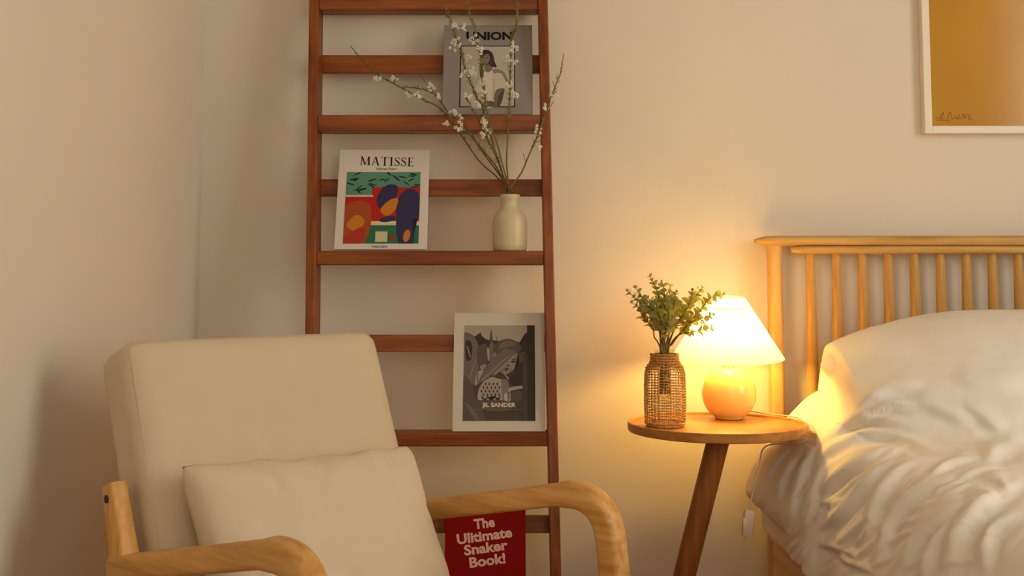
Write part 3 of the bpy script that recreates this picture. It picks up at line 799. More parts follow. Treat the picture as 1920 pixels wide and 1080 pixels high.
bm = bmn(); add_lathe(bm, [(0, 0.0), (0.150, 0.0), (0.152, 0.004), (0.150, 0.014), (0.144, 0.017), (0, 0.017)], 64, (-0.06, -0.01, 0)); obj('base_disc', bm, TABLE_W['y'], tab)

# ------------------------------------------------------------------ table lamp
ly = 2.71; ld = ly * math.cos(PITCH) + (TZ - CAMZ) * math.sin(PITCH); k_ = ld / F
lx = (1367.5 - 960) * k_
lamp = thing('table_lamp', 'lit bedside lamp with white pleated shade and round cream base', 'lamp', (lx, ly, TZ))
def lz(py): return at(1367, py, ly).z - TZ
rb = 50.5 * k_; zb0 = lz(738)
a0 = math.asin(min(0.999, (zb0 - 0.006) / rb))
prof = [(0, 0.0005), (rb * math.cos(a0) - 0.004, 0.0005), (rb * math.cos(a0) - 0.001, 0.003)]
for i in range(33):
    a = -a0 + (a0 + math.radians(78)) * i / 32
    prof.append((rb * math.cos(a), zb0 + rb * math.sin(a)))
prof.append((0, zb0 + rb * math.sin(math.radians(78))))
bm = bmn(); add_lathe(bm, prof, 64)
obj('ball_base', bm, plain('cream_glaze', lin(248, 212, 120), 0.22), lamp, 'full')
bm = bmn(); zt = zb0 + rb * 0.975
add_lathe(bm, [(0, zt - 0.004), (0.0135, zt - 0.004), (0.0135, zt + 0.006), (0.012, zt + 0.008), (0.011, zt + 0.03), (0.013, zt + 0.032), (0.013, zt + 0.055), (0, zt + 0.055)], 32)
obj('lamp_neck', bm, plain('brass_neck', lin(214, 186, 132), 0.3, 0.8), lamp)
z_hi, z_lo, r_hi, r_lo = lz(557), lz(671), 31.0 * k_, 101.5 * k_
NP = 54
bm = bmn(); rings = []
def shade_pt(t, k, half):
    a = 2 * math.pi * (k + 0.5 * half) / NP
    r = r_hi + (r_lo - r_hi) * t
    if t < 0: r = r_hi
    dep = 0.0018 + 0.0085 * max(t, 0)
    r += dep * (0.5 if half else -0.5)
    zz_ = z_hi + (z_lo - z_hi) * max(t, 0.0)
    return Vector((r * math.cos(a), r * math.sin(a), zz_))
NT = 14
for i in range(NT + 1):
    t = i / NT; rings.append([bm.verts.new(shade_pt(t, k // 2, k % 2)) for k in range(2 * NP)])
for A, B in zip(rings, rings[1:]):
    for k in range(2 * NP):
        j = (k + 1) % (2 * NP); bm.faces.new((A[k], A[j], B[j], B[k]))
SHADE = translucent('shade_fabric', (0.86, 0.83, 0.76, 1), (0.92, 0.87, 0.76, 1), 0.56)
sh = obj('lamp_shade', bm, SHADE, lamp, False)
TILT = Matrix.Rotation(math.radians(4.5), 4, 'X'); pv = Vector((0, 0, z_hi - 0.03))
sh.rotation_euler = TILT.to_euler(); sh.location = pv - TILT @ pv      # the shade nods a little towards the room
bm = bmn()
add_lathe(bm, [(r_hi + 0.0135, z_hi - 0.022), (r_hi + 0.0150, z_hi - 0.022), (r_hi + 0.0150, z_hi - 0.0235), (r_hi + 0.0135, z_hi - 0.0235), (r_hi + 0.0135, z_hi - 0.022)], 64)
obj('gather_thread', bm, plain('shade_thread', (0.6, 0.5, 0.36, 1), 0.9), sh)
bm = bmn()
for k in range(3):
    a = 2 * math.pi * k / 3 + 0.5
    add_tube(bm, [(0.008 * math.cos(a), 0.008 * math.sin(a), z_hi - 0.010), ((r_hi - 0.001) * math.cos(a), (r_hi - 0.001) * math.sin(a), z_hi - 0.006)], 0.001, 6)
add_lathe(bm, [(r_hi - 0.002, z_hi - 0.007), (r_hi - 0.0005, z_hi - 0.007), (r_hi - 0.0005, z_hi - 0.0055), (r_hi - 0.002, z_hi - 0.0055), (r_hi - 0.002, z_hi - 0.007)], 40)
add_tube(bm, [(0, 0, z_hi - 0.010), (0, 0, z_hi - 0.03)], 0.008, 10)
obj('shade_fitter', bm, plain('white_wire', (0.7, 0.66, 0.58, 1), 0.5), lamp)
bm = bmn(); zl = z_lo + 0.050
add_lathe(bm, [(0, zl - 0.038), (0.012, zl - 0.036), (0.012, zl - 0.026), (0.016, zl - 0.014), (0.0215, zl), (0.017, zl + 0.014), (0.008, zl + 0.0205), (0, zl + 0.0215)], 24)
m, nt, b = newmat('bulb_glow'); b.inputs['Base Color'].default_value = (1, 0.9, 0.7, 1)
b.inputs['Emission Color'].default_value = (1.0, 0.57, 0.12, 1); b.inputs['Emission Strength'].default_value = BULB
bulb = obj('light_bulb', bm, m, lamp, 'full'); bulb['label'] = 'glowing warm bulb'
# cord with inline switch
CORD = plain('clear_cord', lin(196, 176, 148), 0.4)
cp = [(lx + 0.035, ly + 0.035, TZ + 0.004), (lx + 0.055, ly + 0.03, TZ + 0.014), (lx + 0.085, ly + 0.0, TZ + 0.012), (0.640, 2.672, TZ + 0.0105), (0.661, 2.660, TZ + 0.004), (0.672, 2.625, TZ - 0.016), (0.650, 2.59, TZ - 0.036)]
cp += [tuple(at(1437, 836, 2.56)), tuple(at(1424, 875, 2.52)), tuple(at(1411, 925, 2.50)), tuple(at(1406, 956, 2.49))]
sw_top = at(1405, 957, 2.49); sw_bot = at(1400, 1006, 2.49)
bm = bmn(); add_tube(bm, catmull(cp, 6), 0.0017, 8)
add_tube(bm, catmull([sw_bot, at(1390, 1030, 2.49), at(1383, 1056, 2.49), at(1376, 1085, 2.50), (0.50, 2.6, 0.12), (0.52, 2.75, 0.008), (0.56, 2.90, 0.006)], 6), 0.0017, 8)
cord = obj('power_cord', bm, CORD, lamp, shift=(lx, ly, TZ))
bm = bmn(); c = (sw_top + sw_bot) / 2; d = (sw_top - sw_bot).normalized(); Ls = (sw_top - sw_bot).length
add_tube(bm, [sw_bot, sw_bot + d * 0.004, sw_top - d * 0.004, sw_top], [(0.009, 0.006), (0.0115, 0.008), (0.0115, 0.008), (0.009, 0.006)], side=(1, 0.1, 0), section=superell(16, 5))
obj('cord_switch', bm, plain('switch_plastic', lin(214, 196, 176), 0.35), cord, shift=(lx, ly, TZ))
bm = bmn(); add_box(bm, Vector((-0.0125, -0.010, -0.010)) + c, Vector((-0.0035, -0.006, 0.012)) + c, 0.002)
obj('rocker', bm, plain('rocker_plastic', lin(226, 206, 186), 0.3), cord, shift=(lx, ly, TZ))

# ------------------------------------------------------------------ woven jar with eucalyptus
jy = 2.575; jd = jy * math.cos(PITCH) + (TZ - CAMZ) * math.sin(PITCH); jk = jd / F
jx = (1247.5 - 960) * jk
jar = thing('woven_jar', 'glass jar in a brown woven rush sleeve on the round table', 'vase', (jx, jy, TZ))
jprof = [(33, 1), (36.5, 5), (38, 14), (38.8, 40), (38.5, 80), (37.5, 100), (34, 110), (28, 118), (25.5, 124), (25.5, 134)]
def jr(z):
    for (r0, z0), (r1, z1) in zip(jprof, jprof[1:]):
        if z0 <= z <= z1: return r0 + (r1 - r0) * (z - z0) / (z1 - z0)
    return jprof[-1][0] if z > 100 else jprof[0][0]
bm = bmn(); rnd = random.Random(4)
NR, NS = 27, 32
def strand_r(a, z, ph): return (jr(z) + 0.55 * math.sin(ph)) * jk
for i in range(NR):
    z = 2.5 + 131 * i / (NR - 1); jit = [rnd.uniform(-0.5, 0.5) for _ in range(NS * 2)]
    pts = []
    for k in range(NS * 2 + 1):
        a = 2 * math.pi * k / (NS * 2); zz2 = z + jit[k % (NS * 2)] * 0.9
        r = strand_r(a, max(1, min(134, zz2)), math.pi * k + i * math.pi)
        r = (jr(max(1, min(134, zz2))) + 0.5 * (1 if (k + i) % 2 else -1)) * jk
        pts.append((r * math.cos(a), r * math.sin(a), max(0.8, zz2) * jk))
    tight = z > 106 or z < 12
    rad = (2.1 if tight else 0.8) * jk
    add_tube(bm, pts, rad, 5, cap=False)
for k in range(NS):
    a = 2 * math.pi * (k + rnd.uniform(-.15, .15)) / NS; pts = []
    for i in range(30):
        z = 1.5 + 132 * i / 29; aa = a + rnd.uniform(-.012, .012)
        r = (jr(z) - 0.2 + rnd.uniform(-.2, .2)) * jk; pts.append((r * math.cos(aa), r * math.sin(aa), z * jk))
    add_tube(bm, pts, (0.75 if k % 9 else 1.3) * jk, 5)
m, nt, b = newmat('rush_weave')
nt.links.new(ramp(nt, noise_tex(nt, coords(nt, (1, 1, 1)), 160, 3), [(0.3, lin(160, 106, 48)), (0.55, lin(198, 142, 72)), (0.75, lin(222, 174, 102))]), b.inputs['Base Color']); b.inputs['Roughness'].default_value = 0.7
obj('woven_sleeve', bm, m, jar, True, 'stuff')
bm = bmn()
add_lathe(bm, [(0, 2.5 * jk), (32 * jk, 2.5 * jk)] + [((jr(z) - 2.4) * jk, z * jk) for z in (6, 14, 40, 80, 100, 110, 118, 124, 134)] + [(23.5 * jk, 137 * jk), (25.2 * jk, 138.5 * jk), (25.2 * jk, 141 * jk), (23.8 * jk, 142 * jk), (22.4 * jk, 141 * jk), (22 * jk, 134 * jk)], 48)
obj('glass_jar', bm, thin_glass('jar_glass', (0.95, 0.96, 0.92, 1), 0.12), jar, 'full')
bm = bmn(); add_lathe(bm, [(0, 0.0005), (33 * jk, 0.0005), (35.5 * jk, 3 * jk), (34 * jk, 4 * jk), (0, 4 * jk)], 40)
obj('woven_bottom', bm, m, jar)
# eucalyptus bunch: stems with round leaves
EUC = translucent('eucalyptus_leaf', lin(146, 156, 100), lin(190, 184, 74), 0.42, 0.6)
EUC2 = translucent('young_leaf', lin(172, 172, 92), lin(214, 204, 80), 0.45, 0.6)
EST = plain('eucalyptus_stem', lin(112, 92, 36), 0.6)
euc = thing('eucalyptus_bunch', 'bunch of green round-leaved eucalyptus sprigs in the woven jar', 'plant', (jx, jy, TZ + 138 * jk))
Ze = lambda x, y: (1160 + x / 6, 500 + y / 6)
stems = [
    ([(352, 112), (400, 200), (440, 300), (470, 450), (500, 600), (505, 760), (500, 930)], -0.01, 1),
    ([(486, 170), (505, 240), (520, 340), (520, 460), (530, 600), (515, 780), (505, 930)], -0.03, 1),
    ([(580, 215), (575, 300), (590, 400), (560, 520), (545, 650), (520, 800), (510, 930)], 0.02, 1),
    ([(100, 275), (150, 320), (210, 370), (270, 440), (340, 520), (430, 620), (465, 760), (470, 930)], 0.0, 1),
    ([(190, 235), (230, 300), (290, 400), (360, 470), (420, 560), (470, 680), (480, 930)], -0.03, 1),
    ([(150, 405), (220, 460), (260, 540), (310, 610), (385, 690), (400, 790), (440, 850), (455, 930)], 0.01, 0),
    ([(650, 280), (630, 330), (620, 420), (600, 540), (590, 660), (560, 800), (530, 930)], -0.045, 1),
    ([(940, 235), (890, 300), (830, 390), (770, 470), (700, 580), (640, 690), (570, 830), (545, 930)], 0.02, 1),
    ([(830, 265), (810, 350), (780, 450), (730, 530), (660, 640), (600, 770), (545, 930)], -0.02, 1),
    ([(1170, 310), (1090, 330), (1010, 370), (950, 450), (880, 540), (780, 640), (680, 760), (580, 880), (560, 930)], 0.0, 1),
    ([(1060, 540), (1010, 570), (940, 580), (870, 600), (800, 640), (700, 740), (610, 860), (570, 930)], -0.03, 1),
    ([(1040, 690), (970, 700), (910, 720), (820, 735), (740, 745), (660, 780), (600, 850), (560, 930)], -0.02, 0),
    ([(420, 380), (430, 450), (450, 540), (480, 640), (495, 780), (495, 930)], -0.055, 1),
    ([(540, 420), (560, 500), (560, 580), (540, 680), (515, 800), (505, 930)], -0.065, 1),
    ([(700, 400), (680, 480), (640, 560), (600, 660), (560, 780), (530, 930)], 0.03, 1),
    ([(330, 350), (380, 420), (420, 520), (450, 640), (475, 780), (485, 930)], 0.04, 1),
]
def leaf_mesh(seed):
    r = random.Random(seed); bm = bmn(); N = 9; cup = r.uniform(0.1, 0.35)
    ring = []
    for k in range(N):
        a = 2 * math.pi * k / N; x = 0.5 - 0.5 * math.cos(a); w = 0.42 * math.sin(a) * (1 - 0.25 * (x - 0.4))
        ring.append(bm.verts.new((x, w, cup * w * w * 2 + 0.12 * math.sin(x * 3))))
    mid = [bm.verts.new((x, 0, 0.12 * math.sin(x * 3) - 0.02)) for x in (0.33, 0.68)]
    c = bm.verts.new((0.5, 0, 0.12 * math.sin(1.5) - 0.03))
    bm.verts.remove(mid[0]); bm.verts.remove(mid[1])
    for k in range(N): bm.faces.new((ring[k], ring[(k + 1) % N], c))
    me = bpy.data.meshes.new('leaf'); bm.to_mesh(me); bm.free(); me.materials.append(EUC if seed % 3 else EUC2)
    me.polygons.foreach_set('use_smooth', [True] * len(me.polygons)); return me
LM = [leaf_mesh(s) for s in range(6)]
rnd = random.Random(21)
eo = Vector(euc.location)
for si, (pts, dy, dense) in enumerate(stems):
    n = len(pts); W = []
    for i, p in enumerate(pts):
        q = Ze(*p); t = 1 - i / (n - 1); w = at(q[0], q[1], jy + dy * min(1, 1.6 * t))
        W.append(w)
    W[-1] = Vector((jx + (W[-1].x - jx) * 0.8, jy + 0.012 * math.sin(si * 2.0), TZ + 136 * jk))
    W.append(Vector((jx + 0.012 * math.cos(si * 1.9), jy + 0.012 * math.sin(si * 1.9), TZ + 60 * jk)))
    C_ = catmull(W, 5); bm = bmn()
    add_tube(bm, C_, [0.0007 + 0.0011 * min(1, i / len(C_) * 1.4) for i in range(len(C_))], 6)
    stem = obj('stem', bm, EST, euc, True, shift=eo)
    # leaves in opposite pairs down to about 60 % of the visible length
    acc = 0.0; step = 0.0105 if dense else 0.014; Ltot = sum((C_[i + 1] - C_[i]).length for i in range(len(C_) - 6)); s_ = 0; turn = rnd.uniform(0, 3)
    lim = 0.62 * Ltot; s_along = 0.0; nxt = 0.001
    for i in range(len(C_) - 7):
        seg = (C_[i + 1] - C_[i]).length
        while nxt < s_along + seg and nxt < lim:
            p = C_[i].lerp(C_[i + 1], (nxt - s_along) / seg); d = (C_[i] - C_[i + 1]).normalized()
            size = (0.0085 + 0.0115 * min(1, nxt / 0.030)) * rnd.uniform(0.8, 1.2)
            a = Vector((1, 0, 0)) if abs(d.x) < 0.9 else Vector((0, 0, 1))
            a = (a - d * a.dot(d)).normalized(); b2 = d.cross(a)
            for s in (0, math.pi):
                o_ = a * math.cos(turn + s) + b2 * math.sin(turn + s)
                xdir = (o_ * 0.85 + d * rnd.uniform(0.25, 0.8)).normalized()
                up = (d + Vector((rnd.uniform(-.6, .6), rnd.uniform(-1.2, .1), rnd.uniform(-.4, .6)))).normalized()
                ydir = up.cross(xdir).normalized(); zdir = xdir.cross(ydir)
                M = Matrix((xdir, ydir, zdir)).transposed().to_4x4()
                lf = link('leaf', LM[rnd.randrange(6)], stem, loc=p - eo, rot=M.to_euler(), scale=(size, size, size))
            turn += 1.5; nxt += step * rnd.uniform(0.8, 1.25)
        s_along += seg

# ------------------------------------------------------------------ bed
BCX = 1.385
HBY = 2.900
bed = thing('bed', 'pale wooden bed with spindle headboard', 'bed', (BCX, 1.86, 0))
bo = Vector((BCX, 1.86, 0))
def bpart(name, bm, mat, smooth=True): return obj(name, bm, mat, bed, smooth, shift=bo)
def hz(py): return at(1500, py, HBY - 0.03).z
for s in (-1, 1):
    px_ = BCX + s * (BCX - at(1459.5, 700, HBY - 0.02).x)
    bm = bmn(); add_tube(bm, [(px_, HBY, 0), (px_, HBY, hz(455))], [0.0185, 0.0185], section=superell(24, 3.0), side=(1, 0, 0)); bpart('headboard_post', bm, PINE['z'])
rx0 = at(1420, 450, HBY - 0.03).x; rw = BCX - rx0
bm = bmn(); zr0, zr1 = hz(461), hz(441); hr = (zr1 - zr0) / 2; zm = (zr0 + zr1) / 2
N = 60
add_tube(bm, [(BCX - rw + (2 * rw) * i / N, HBY + 0.002 - 0.004, zm) for i in range(N + 1)], [(hr, 0.025) if 1 < i < N - 1 else ((hr * 0.9, 0.024) if i in (1, N - 1) else (hr * 0.35, 0.016)) for i in range(N + 1)], section=superell(24, 3.2), side=(0, 0, 1)); bpart('top_rail', bm, PINE['x'])
rx1 = at(1487, 468, HBY - 0.03).x; rw1 = BCX - rx1
bm = bmn(); zs0, zs1 = hz(476), hz(460.5); hr = (zs1 - zs0) / 2; zm = (zs0 + zs1) / 2
add_tube(bm, [(BCX - rw1 + (2 * rw1) * i / N, HBY - 0.004, zm) for i in range(N + 1)], [(hr, 0.023) if 0 < i < N else (hr * 0.6, 0.014) for i in range(N + 1)], section=superell(20, 3.6), side=(0, 0, 1)); bpart('spindle_rail', bm, PINE['x'])
sx0 = at(1520, 520, HBY).x; spc = at(1909.5, 480, HBY).x - at(1520, 480, HBY).x; spc /= 8
nsp = int(round(2 * (BCX - sx0) / spc)) + 1
bm = bmn()
zlo = 0.42
prof = [(0.0102, zlo), (0.0145, zlo + 0.12), (0.0150, zlo + 0.22), (0.0140, zlo + 0.34), (0.0118, zs0 - 0.06), (0.0105, zs0 + 0.004)]
add_lathe(bm, prof, 20)
me_sp = bpy.data.meshes.new('spindle'); bmesh.ops.recalc_face_normals(bm, faces=bm.faces); bm.to_mesh(me_sp); bm.free(); me_sp.materials.append(PINE['z'])
me_sp.polygons.foreach_set('use_smooth', [True] * len(me_sp.polygons))
for i in range(nsp): link('spindle', me_sp, bed, loc=Vector((sx0 + spc * i, HBY, 0)) - bo)
lastx = sx0 + spc * (nsp - 1)
bm = bmn(); add_box(bm, (BCX - 0.70, HBY - 0.016, zlo - 0.05), (BCX + 0.70, HBY + 0.016, zlo + 0.004), 0.005); bpart('lower_rail', bm, PINE['x'])
SXL = 0.612; SXR = 2 * BCX - SXL
for xa, s in ((SXL, 1), (SXR, -1)):
    a, b_ = sorted((xa + s * 0.004, xa + s * 0.026))
    bm = bmn(); add_box(bm, (a, 0.80, 0.08), (b_, 2.79, 0.262), 0.003); bpart('side_panel', bm, PINE['y'], False)
    a, b_ = sorted((xa, xa + s * 0.034))
    bm = bmn(); add_box(bm, (a, 0.80, 0.262), (b_, 2.79, 0.284), 0.004); bpart('side_cap', bm, PINE['y'], False)
    for yy in (0.78, 2.775):
        bm = bmn(); add_box(bm, (a, yy, 0), (b_, yy + 0.035, 0.284), 0.004); bpart('leg', bm, PINE['z'], False)
bm = bmn(); add_box(bm, (SXL + 0.034, 0.785, 0.08), (SXR - 0.034, 0.81, 0.284), 0.003); bpart('foot_panel', bm, PINE['x'], False)
mat_ = bmn(); add_box(mat_, (0.66, 0.83, 0.20), (2 * BCX - 0.66, 2.835, 0.475), 0.05, 4)
tag(obj('mattress', mat_, fabric('mattress_ticking', (0.74, 0.70, 0.63, 1), 600, 0.1), None, True), 'white mattress lying on the wooden bed under the duvet', 'mattress')
# pillow under the duvet's head end: its smooth end shows past the duvet
def sleeping_pillow(hx, hy, rise, drop, lean):
    bm = bmn(); bmesh.ops.create_uvsphere(bm, u_segments=72, v_segments=64, radius=1, matrix=Matrix.Rotation(math.pi / 2, 4, 'Y'))
    for v in bm.verts:
        u = max(-1, min(1, v.co.x)); k = math.sqrt(max(1e-6, 1 - u * u)); a = abs(u)
        f = 0.86 * max(0.0, 1 - a ** 1.9) ** 0.85 + 0.14 * max(0.0, 1 - a ** 14) ** 0.5
        y = hy * v.co.y / k * min(1, f * 1.15) ; q = v.co.z / k
        z = (rise if q > 0 else drop) * q * f
        p = Vector((hx * u, y * math.cos(lean) - z * math.sin(lean), y * math.sin(lean) + z * math.cos(lean)))
        p.z += 0.004 * noise.noise(p * 7); p.y += 0.005 * noise.noise(p * 5 + Vector((3, 1, 0)))
        v.co = p
    return obj('pillow', bm, DUVET_M, None, 'full')
pw = sleeping_pillow(0.492, 0.185, 0.106, 0.150, math.radians(10))
pw.location = (1.203, 2.66, 0.683)
tag(pw, 'smooth white bed pillow against the spindle headboard, partly under the duvet', 'pillow')

# the duvet: a sheet over the mattress edge, built from cross-sections and the creases that run down its side
def smooth01(t): t = max(0.0, min(1.0, t)); return t * t * (3 - 2 * t)
HEAD = [(0.598, 0.289), (0.592, 0.338), (0.571, 0.356), (0.560, 0.388), (0.586, 0.450), (0.612, 0.490), (0.672, 0.560), (0.735, 0.612), (0.80, 0.610), (0.90, 0.580)]
BODY = [(0.597, 0.286), (0.596, 0.318), (0.600, 0.350), (0.606, 0.390), (0.618, 0.430), (0.638, 0.468), (0.668, 0.512), (0.715, 0.543), (0.78, 0.556), (0.90, 0.560)]
XR = 2.14
NS_HANG, NS_TOP, NYD = 170, 230, 420
HEADc = catmull([Vector((x, 0, z)) for x, z in HEAD], 20); BODYc = catmull([Vector((x, 0, z)) for x, z in BODY], 20)
def section(w, t):
    f = t * (len(HEADc) - 1); i = min(int(f), len(HEADc) - 2); f -= i
    return HEADc[i].lerp(HEADc[i + 1], f) * w + BODYc[i].lerp(BODYc[i + 1], f) * (1 - w)
def pillow_top(x, y):
    """height of the pillow's upper side at a place on the bed, or 0 beside it"""
    u = abs((x - 1.203) / 0.492)
    if u >= 1: return 0.0
    f = 0.86 * (1 - u ** 1.9) ** 0.85 + 0.14 * (1 - u ** 14) ** 0.5
    q = (y - 2.66) / (0.185 * min(1.0, f * 1.15) + 0.035)
    if abs(q) >= 1: return 0.0
    return 0.683 + 0.112 * f * math.sqrt(1 - q * q) + (y - 2.66) * 0.17
def drape(x, y, z):
    """the sheet lies on whichever is higher and tents softly from the pillow down to the mattress"""
    hi = 0.0
    for q in range(15):
        dy = q * 0.02; hi = max(hi, pillow_top(x, y + dy) - dy * 0.35 - dy * dy * 2.6)
    hi += 0.013; k = 0.05; cov = smooth01((x - 0.706) / 0.04)
    if cov <= 0 or hi < 0.3: return z
    h = max(0.0, min(1.0, 0.5 + 0.5 * (hi - z) / k))
    return z + (z * (1 - h) + hi * h + k * h * (1 - h) * 0.5 - z) * cov
def y_end(x): return 2.79
P0, Z7 = {}, lambda x, y: (1380 + x / 2.159, 580 + y / 2.159)
Z5 = lambda x, y: (1500 + x / 3.6, 560 + y / 3.6)
# crease crests: (points, height in m, half width in picture units)
CR = [
    ([Z5(*p) for p in ((330, 775), (440, 705), (560, 640), (640, 608), (760, 590), (860, 560))], 0.011, 9),
    ([Z5(*p) for p in ((110, 1010), (230, 950), (350, 850), (440, 790), (600, 725), (720, 722), (840, 712))], 0.013, 8),
    ([Z7(*p) for p in ((345, 560), (420, 505), (500, 455), (590, 452), (690, 470), (840, 490))], 0.009, 8),
    ([Z7(*p) for p in ((340, 640), (365, 590), (430, 545), (520, 515), (640, 520), (760, 560), (880, 590))], 0.010, 7),
    ([Z7(*p) for p in ((330, 770), (380, 720), (450, 665), (530, 618), (620, 575), (720, 572))], 0.012, 7),
    ([Z7(*p) for p in ((330, 900), (400, 860), (470, 790), (545, 700), (620, 640), (700, 612))], 0.012, 7),
    ([Z7(*p) for p in ((480, 980), (540, 900), (585, 780), (640, 690), (720, 630), (860, 605))], 0.012, 8),
    ([Z7(*p) for p in ((640, 1100), (700, 1000), (760, 920), (840, 850), (930, 800), (1000, 790))], 0.009, 8),
    ([Z7(*p) for p in ((860, 1100), (890, 980), (930, 890), (990, 810), (1070, 750), (1180, 722))], 0.012, 13),
    ([Z7(*p) for p in ((1010, 1090), (1025, 960), (1060, 880), (1180, 815))], 0.007, 9),
    ([Z7(*p) for p in ((120, 700), (150, 640), (190, 590), (225, 540))], 0.005, 5),
    ([Z7(*p) for p in ((160, 800), (190, 700), (230, 620), (290, 550))], 0.0055, 6),
    ([Z7(*p) for p in ((215, 890), (240, 780), (262, 690), (300, 600), (330, 540))], 0.0065, 6),
    ([Z7(*p) for p in ((265, 930), (300, 820), (330, 720), (360, 640), (380, 590))], 0.006, 7),
    ([Z7(*p) for p in ((400, 1000), (440, 940), (500, 880), (560, 850), (630, 890))], 0.006, 6),
    ([Z7(*p) for p in ((300, 940), (380, 960), (470, 990), (560, 1060))], 0.005, 6),
    ([Z7(*p) for p in ((420, 960), (440, 1010), (500, 1040), (600, 1080))], 0.005, 6),
    ([Z7(*p) for p in ((560, 1090), (600, 960), (640, 860), (700, 780), (800, 720), (900, 700))], 0.010, 8),
    ([Z7(*p) for p in ((740, 1100), (790, 1010), (850, 900), (900, 850))], 0.008, 8),
    ([Z7(*p) for p in ((330, 780), (385, 790), (440, 770))], 0.005, 6),
    ([Z7(*p) for p in ((860, 260), (960, 300), (1100, 310), (1180, 330))], 0.006, 12),
    ([Z7(*p) for p in ((900, 380), (990, 430), (1050, 480), (1130, 500))], 0.007, 10),
    ([Z7(*p) for p in ((700, 370), (800, 400), (900, 440), (1000, 440))], 0.006, 9),
    ([Z7(*p) for p in ((1000, 620), (1080, 560), (1180, 540))], 0.009, 12),
    ([Z7(*p) for p in ((980, 690), (1060, 700), (1100, 730), (1180, 660))], 0.007, 9),
]
rnd = random.Random(31)
for k in range(60):      # finer creases between the large ones, all fanning from the hem up towards the pillow
    x, y = rnd.uniform(130, 960), rnd.uniform(620, 1070)
    if y < 760 - 0.35 * x: continue
    L_ = rnd.uniform(120, 300) * (0.7 if x < 300 else 1.0); ang = math.radians(66 - 34 * smooth01((x - 120) / 700) + rnd.uniform(-5, 5)); bend = rnd.uniform(0.12, 0.3)
    CR.append(([Z7(x + L_ * t * math.cos(ang - bend * t), y - L_ * t * math.sin(ang - bend * t)) for t in (0, 0.25, 0.5, 0.75, 1)], rnd.uniform(0.0025, 0.0055), rnd.uniform(3.0, 5.0)))
CRc = []
for pts, hgt, wid in CR:
    c = [(p.x, p.y) for p in catmull([Vector((x, y, 0)) for x, y in pts], 4)]
    xs = [p[0] for p in c]; ys_ = [p[1] for p in c]
    CRc.append((c, hgt, wid, (min(xs) - 6 * wid, max(xs) + 6 * wid, min(ys_) - 6 * wid, max(ys_) + 6 * wid)))
def crease(px, py):
    hi = lo = 0.0
    for c, hgt, wid, (xa, xb, ya, yb) in CRc:
        if not (xa < px < xb and ya < py < yb): continue
        best = 1e9; sd = 0; al = 0; n = len(c) - 1
        for i in range(n):
            ax, ay = c[i]; bx, by = c[i + 1]; dx, dy = bx - ax, by - ay
            t = ((px - ax) * dx + (py - ay) * dy) / (dx * dx + dy * dy); tc = max(0, min(1, t))
            qx, qy = px - ax - dx * tc, py - ay - dy * tc; d2 = qx * qx + qy * qy
            if d2 < best: best = d2; sd = dx * qy - dy * qx; al = (i + tc) / n; over = d2
        d = math.copysign(math.sqrt(best), sd) / wid
        taper = min(smooth01(al * 3.2), smooth01((1 - al) * 2.6))
        # rises gently to the crest and drops steeply beyond it into a trough
        g = math.exp(-(d / 2.1) ** 2) if d < 0 else math.exp(-(d / 0.75) ** 2)
        hi = max(hi, hgt * taper * g)
        lo = min(lo, -0.45 * hgt * taper * math.exp(-((d - 1.8) / 1.1) ** 2))
    return 1.22 * (hi + lo)
NSD = NS_HANG + NS_TOP
base = []
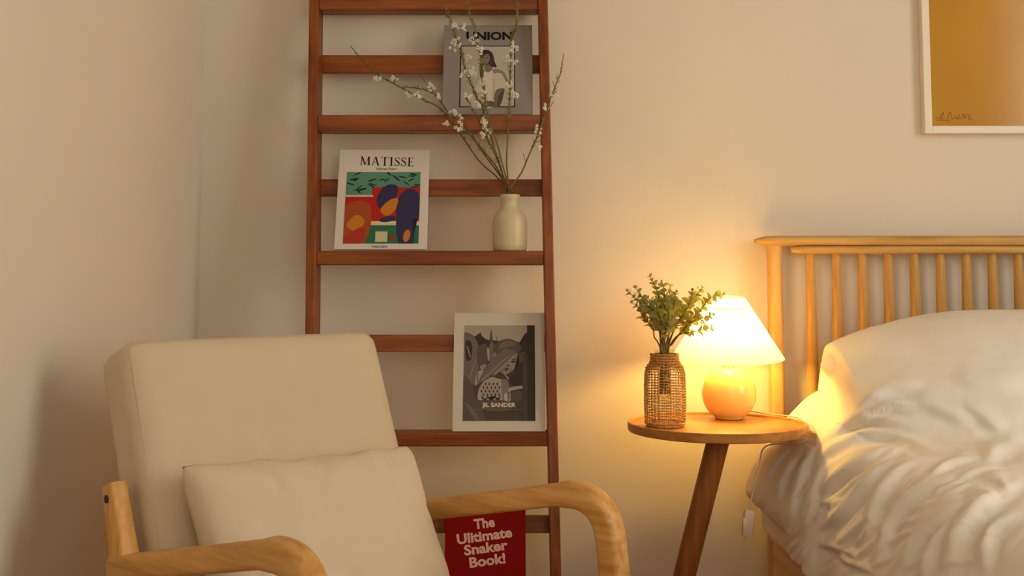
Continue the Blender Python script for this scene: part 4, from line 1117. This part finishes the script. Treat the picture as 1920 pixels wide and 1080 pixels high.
for j in range(NYD + 1):
    row = []
    for i in range(NSD + 1):
        if i <= NS_HANG: t = i / NS_HANG; x_for = None
        else: t = 1.0; x_for = 0.90 + (XR - 0.90) * ((i - NS_HANG) / NS_TOP) ** 1.5
        xx = x_for if x_for else section(0.0, t).x
        ye = y_end(xx); y = ye - (ye - 0.95) * (1 - j / NYD) ** 1.3
        w = smooth01((y - 2.30) / 0.45)
        p = section(w, t); x, z = p.x, p.z
        if x_for: x = x_for; z = p.z + (0.562 - p.z) * smooth01((x - 0.9) / 0.2)
        z = drape(x, y, z)
        # hem swings in and out a little along the side
        if i < NS_HANG * 0.5:
            k = 1 - i / (NS_HANG * 0.5)
            x += k * (0.010 * math.sin(y * 15 + 0.6) + 0.006 * math.sin(y * 37)) * (1 - w)
            z += k * 0.010 * math.sin(y * 11 + 1.0) * (1 - w)
        # soft loft of the filling
        z += 0.010 * noise.noise(Vector((x * 3.2, y * 3.2, 7))) * smooth01((x - 0.64) / 0.1)
        row.append(Vector((x, y, z)))
    base.append(row)
verts = []
for j in range(NYD + 1):
    for i in range(NSD + 1):
        a = base[j][min(i + 1, NSD)] - base[j][max(i - 1, 0)]
        b = base[min(j + 1, NYD)][i] - base[max(j - 1, 0)][i]
        nrm = b.cross(a); nrm = -nrm.normalized() if nrm.length else Vector((0, 0, 1))
        if nrm.x > 0.3 and nrm.z < 0: nrm = -nrm
        p = base[j][i]; px, py = project(p)
        d = crease(px, py)
        e, f = px * 0.74 - py * 0.67, px * 0.67 + py * 0.74
        side = smooth01((0.80 - p.x) / 0.16)
        nn = 1 - abs(noise.noise(Vector((e / 210, f / 30, 3.0)))) * 2.6
        n2 = 1 - abs(noise.noise(Vector((e / 120, f / 13, 9.0)))) * 2.6
        d += (0.0022 * nn + 0.0010 * n2) * (0.12 + 0.88 * side) * (1 - 0.6 * smooth01((p.y - 2.66) / 0.1) * (1 - side))
        d += 0.0035 * (1 - side) * noise.noise(Vector((p.x * 14, p.y * 9, 2)))
        edge = min(1.0, i / 4.0) * min(1.0, (NYD - j) / 5.0 + 0.2)
        p = p + nrm * d * (0.35 + 0.65 * edge)
        # kept clear of the bedside table's round edge
        if 0.520 < p.z < 0.578:
            q = 0.216 ** 2 - (p.y - 2.606) ** 2
            if q > 0: p.x = max(p.x, 0.460 + math.sqrt(q))
        verts.append(p)
Wd = NSD + 1
me = bpy.data.meshes.new('duvet')
me.from_pydata([tuple(v) for v in verts], [], [(j * Wd + i, j * Wd + i + 1, (j + 1) * Wd + i + 1, (j + 1) * Wd + i) for j in range(NYD) for i in range(NSD)])
me.materials.append(DUVET_M)
me.polygons.foreach_set('use_smooth', [True] * len(me.polygons))
duvet = link('duvet', me)
tag(duvet, 'rumpled white duvet with creased side hanging over the bed edge', 'duvet')
md = duvet.modifiers.new('thickness', 'SOLIDIFY'); md.thickness = 0.006; md.offset = -1
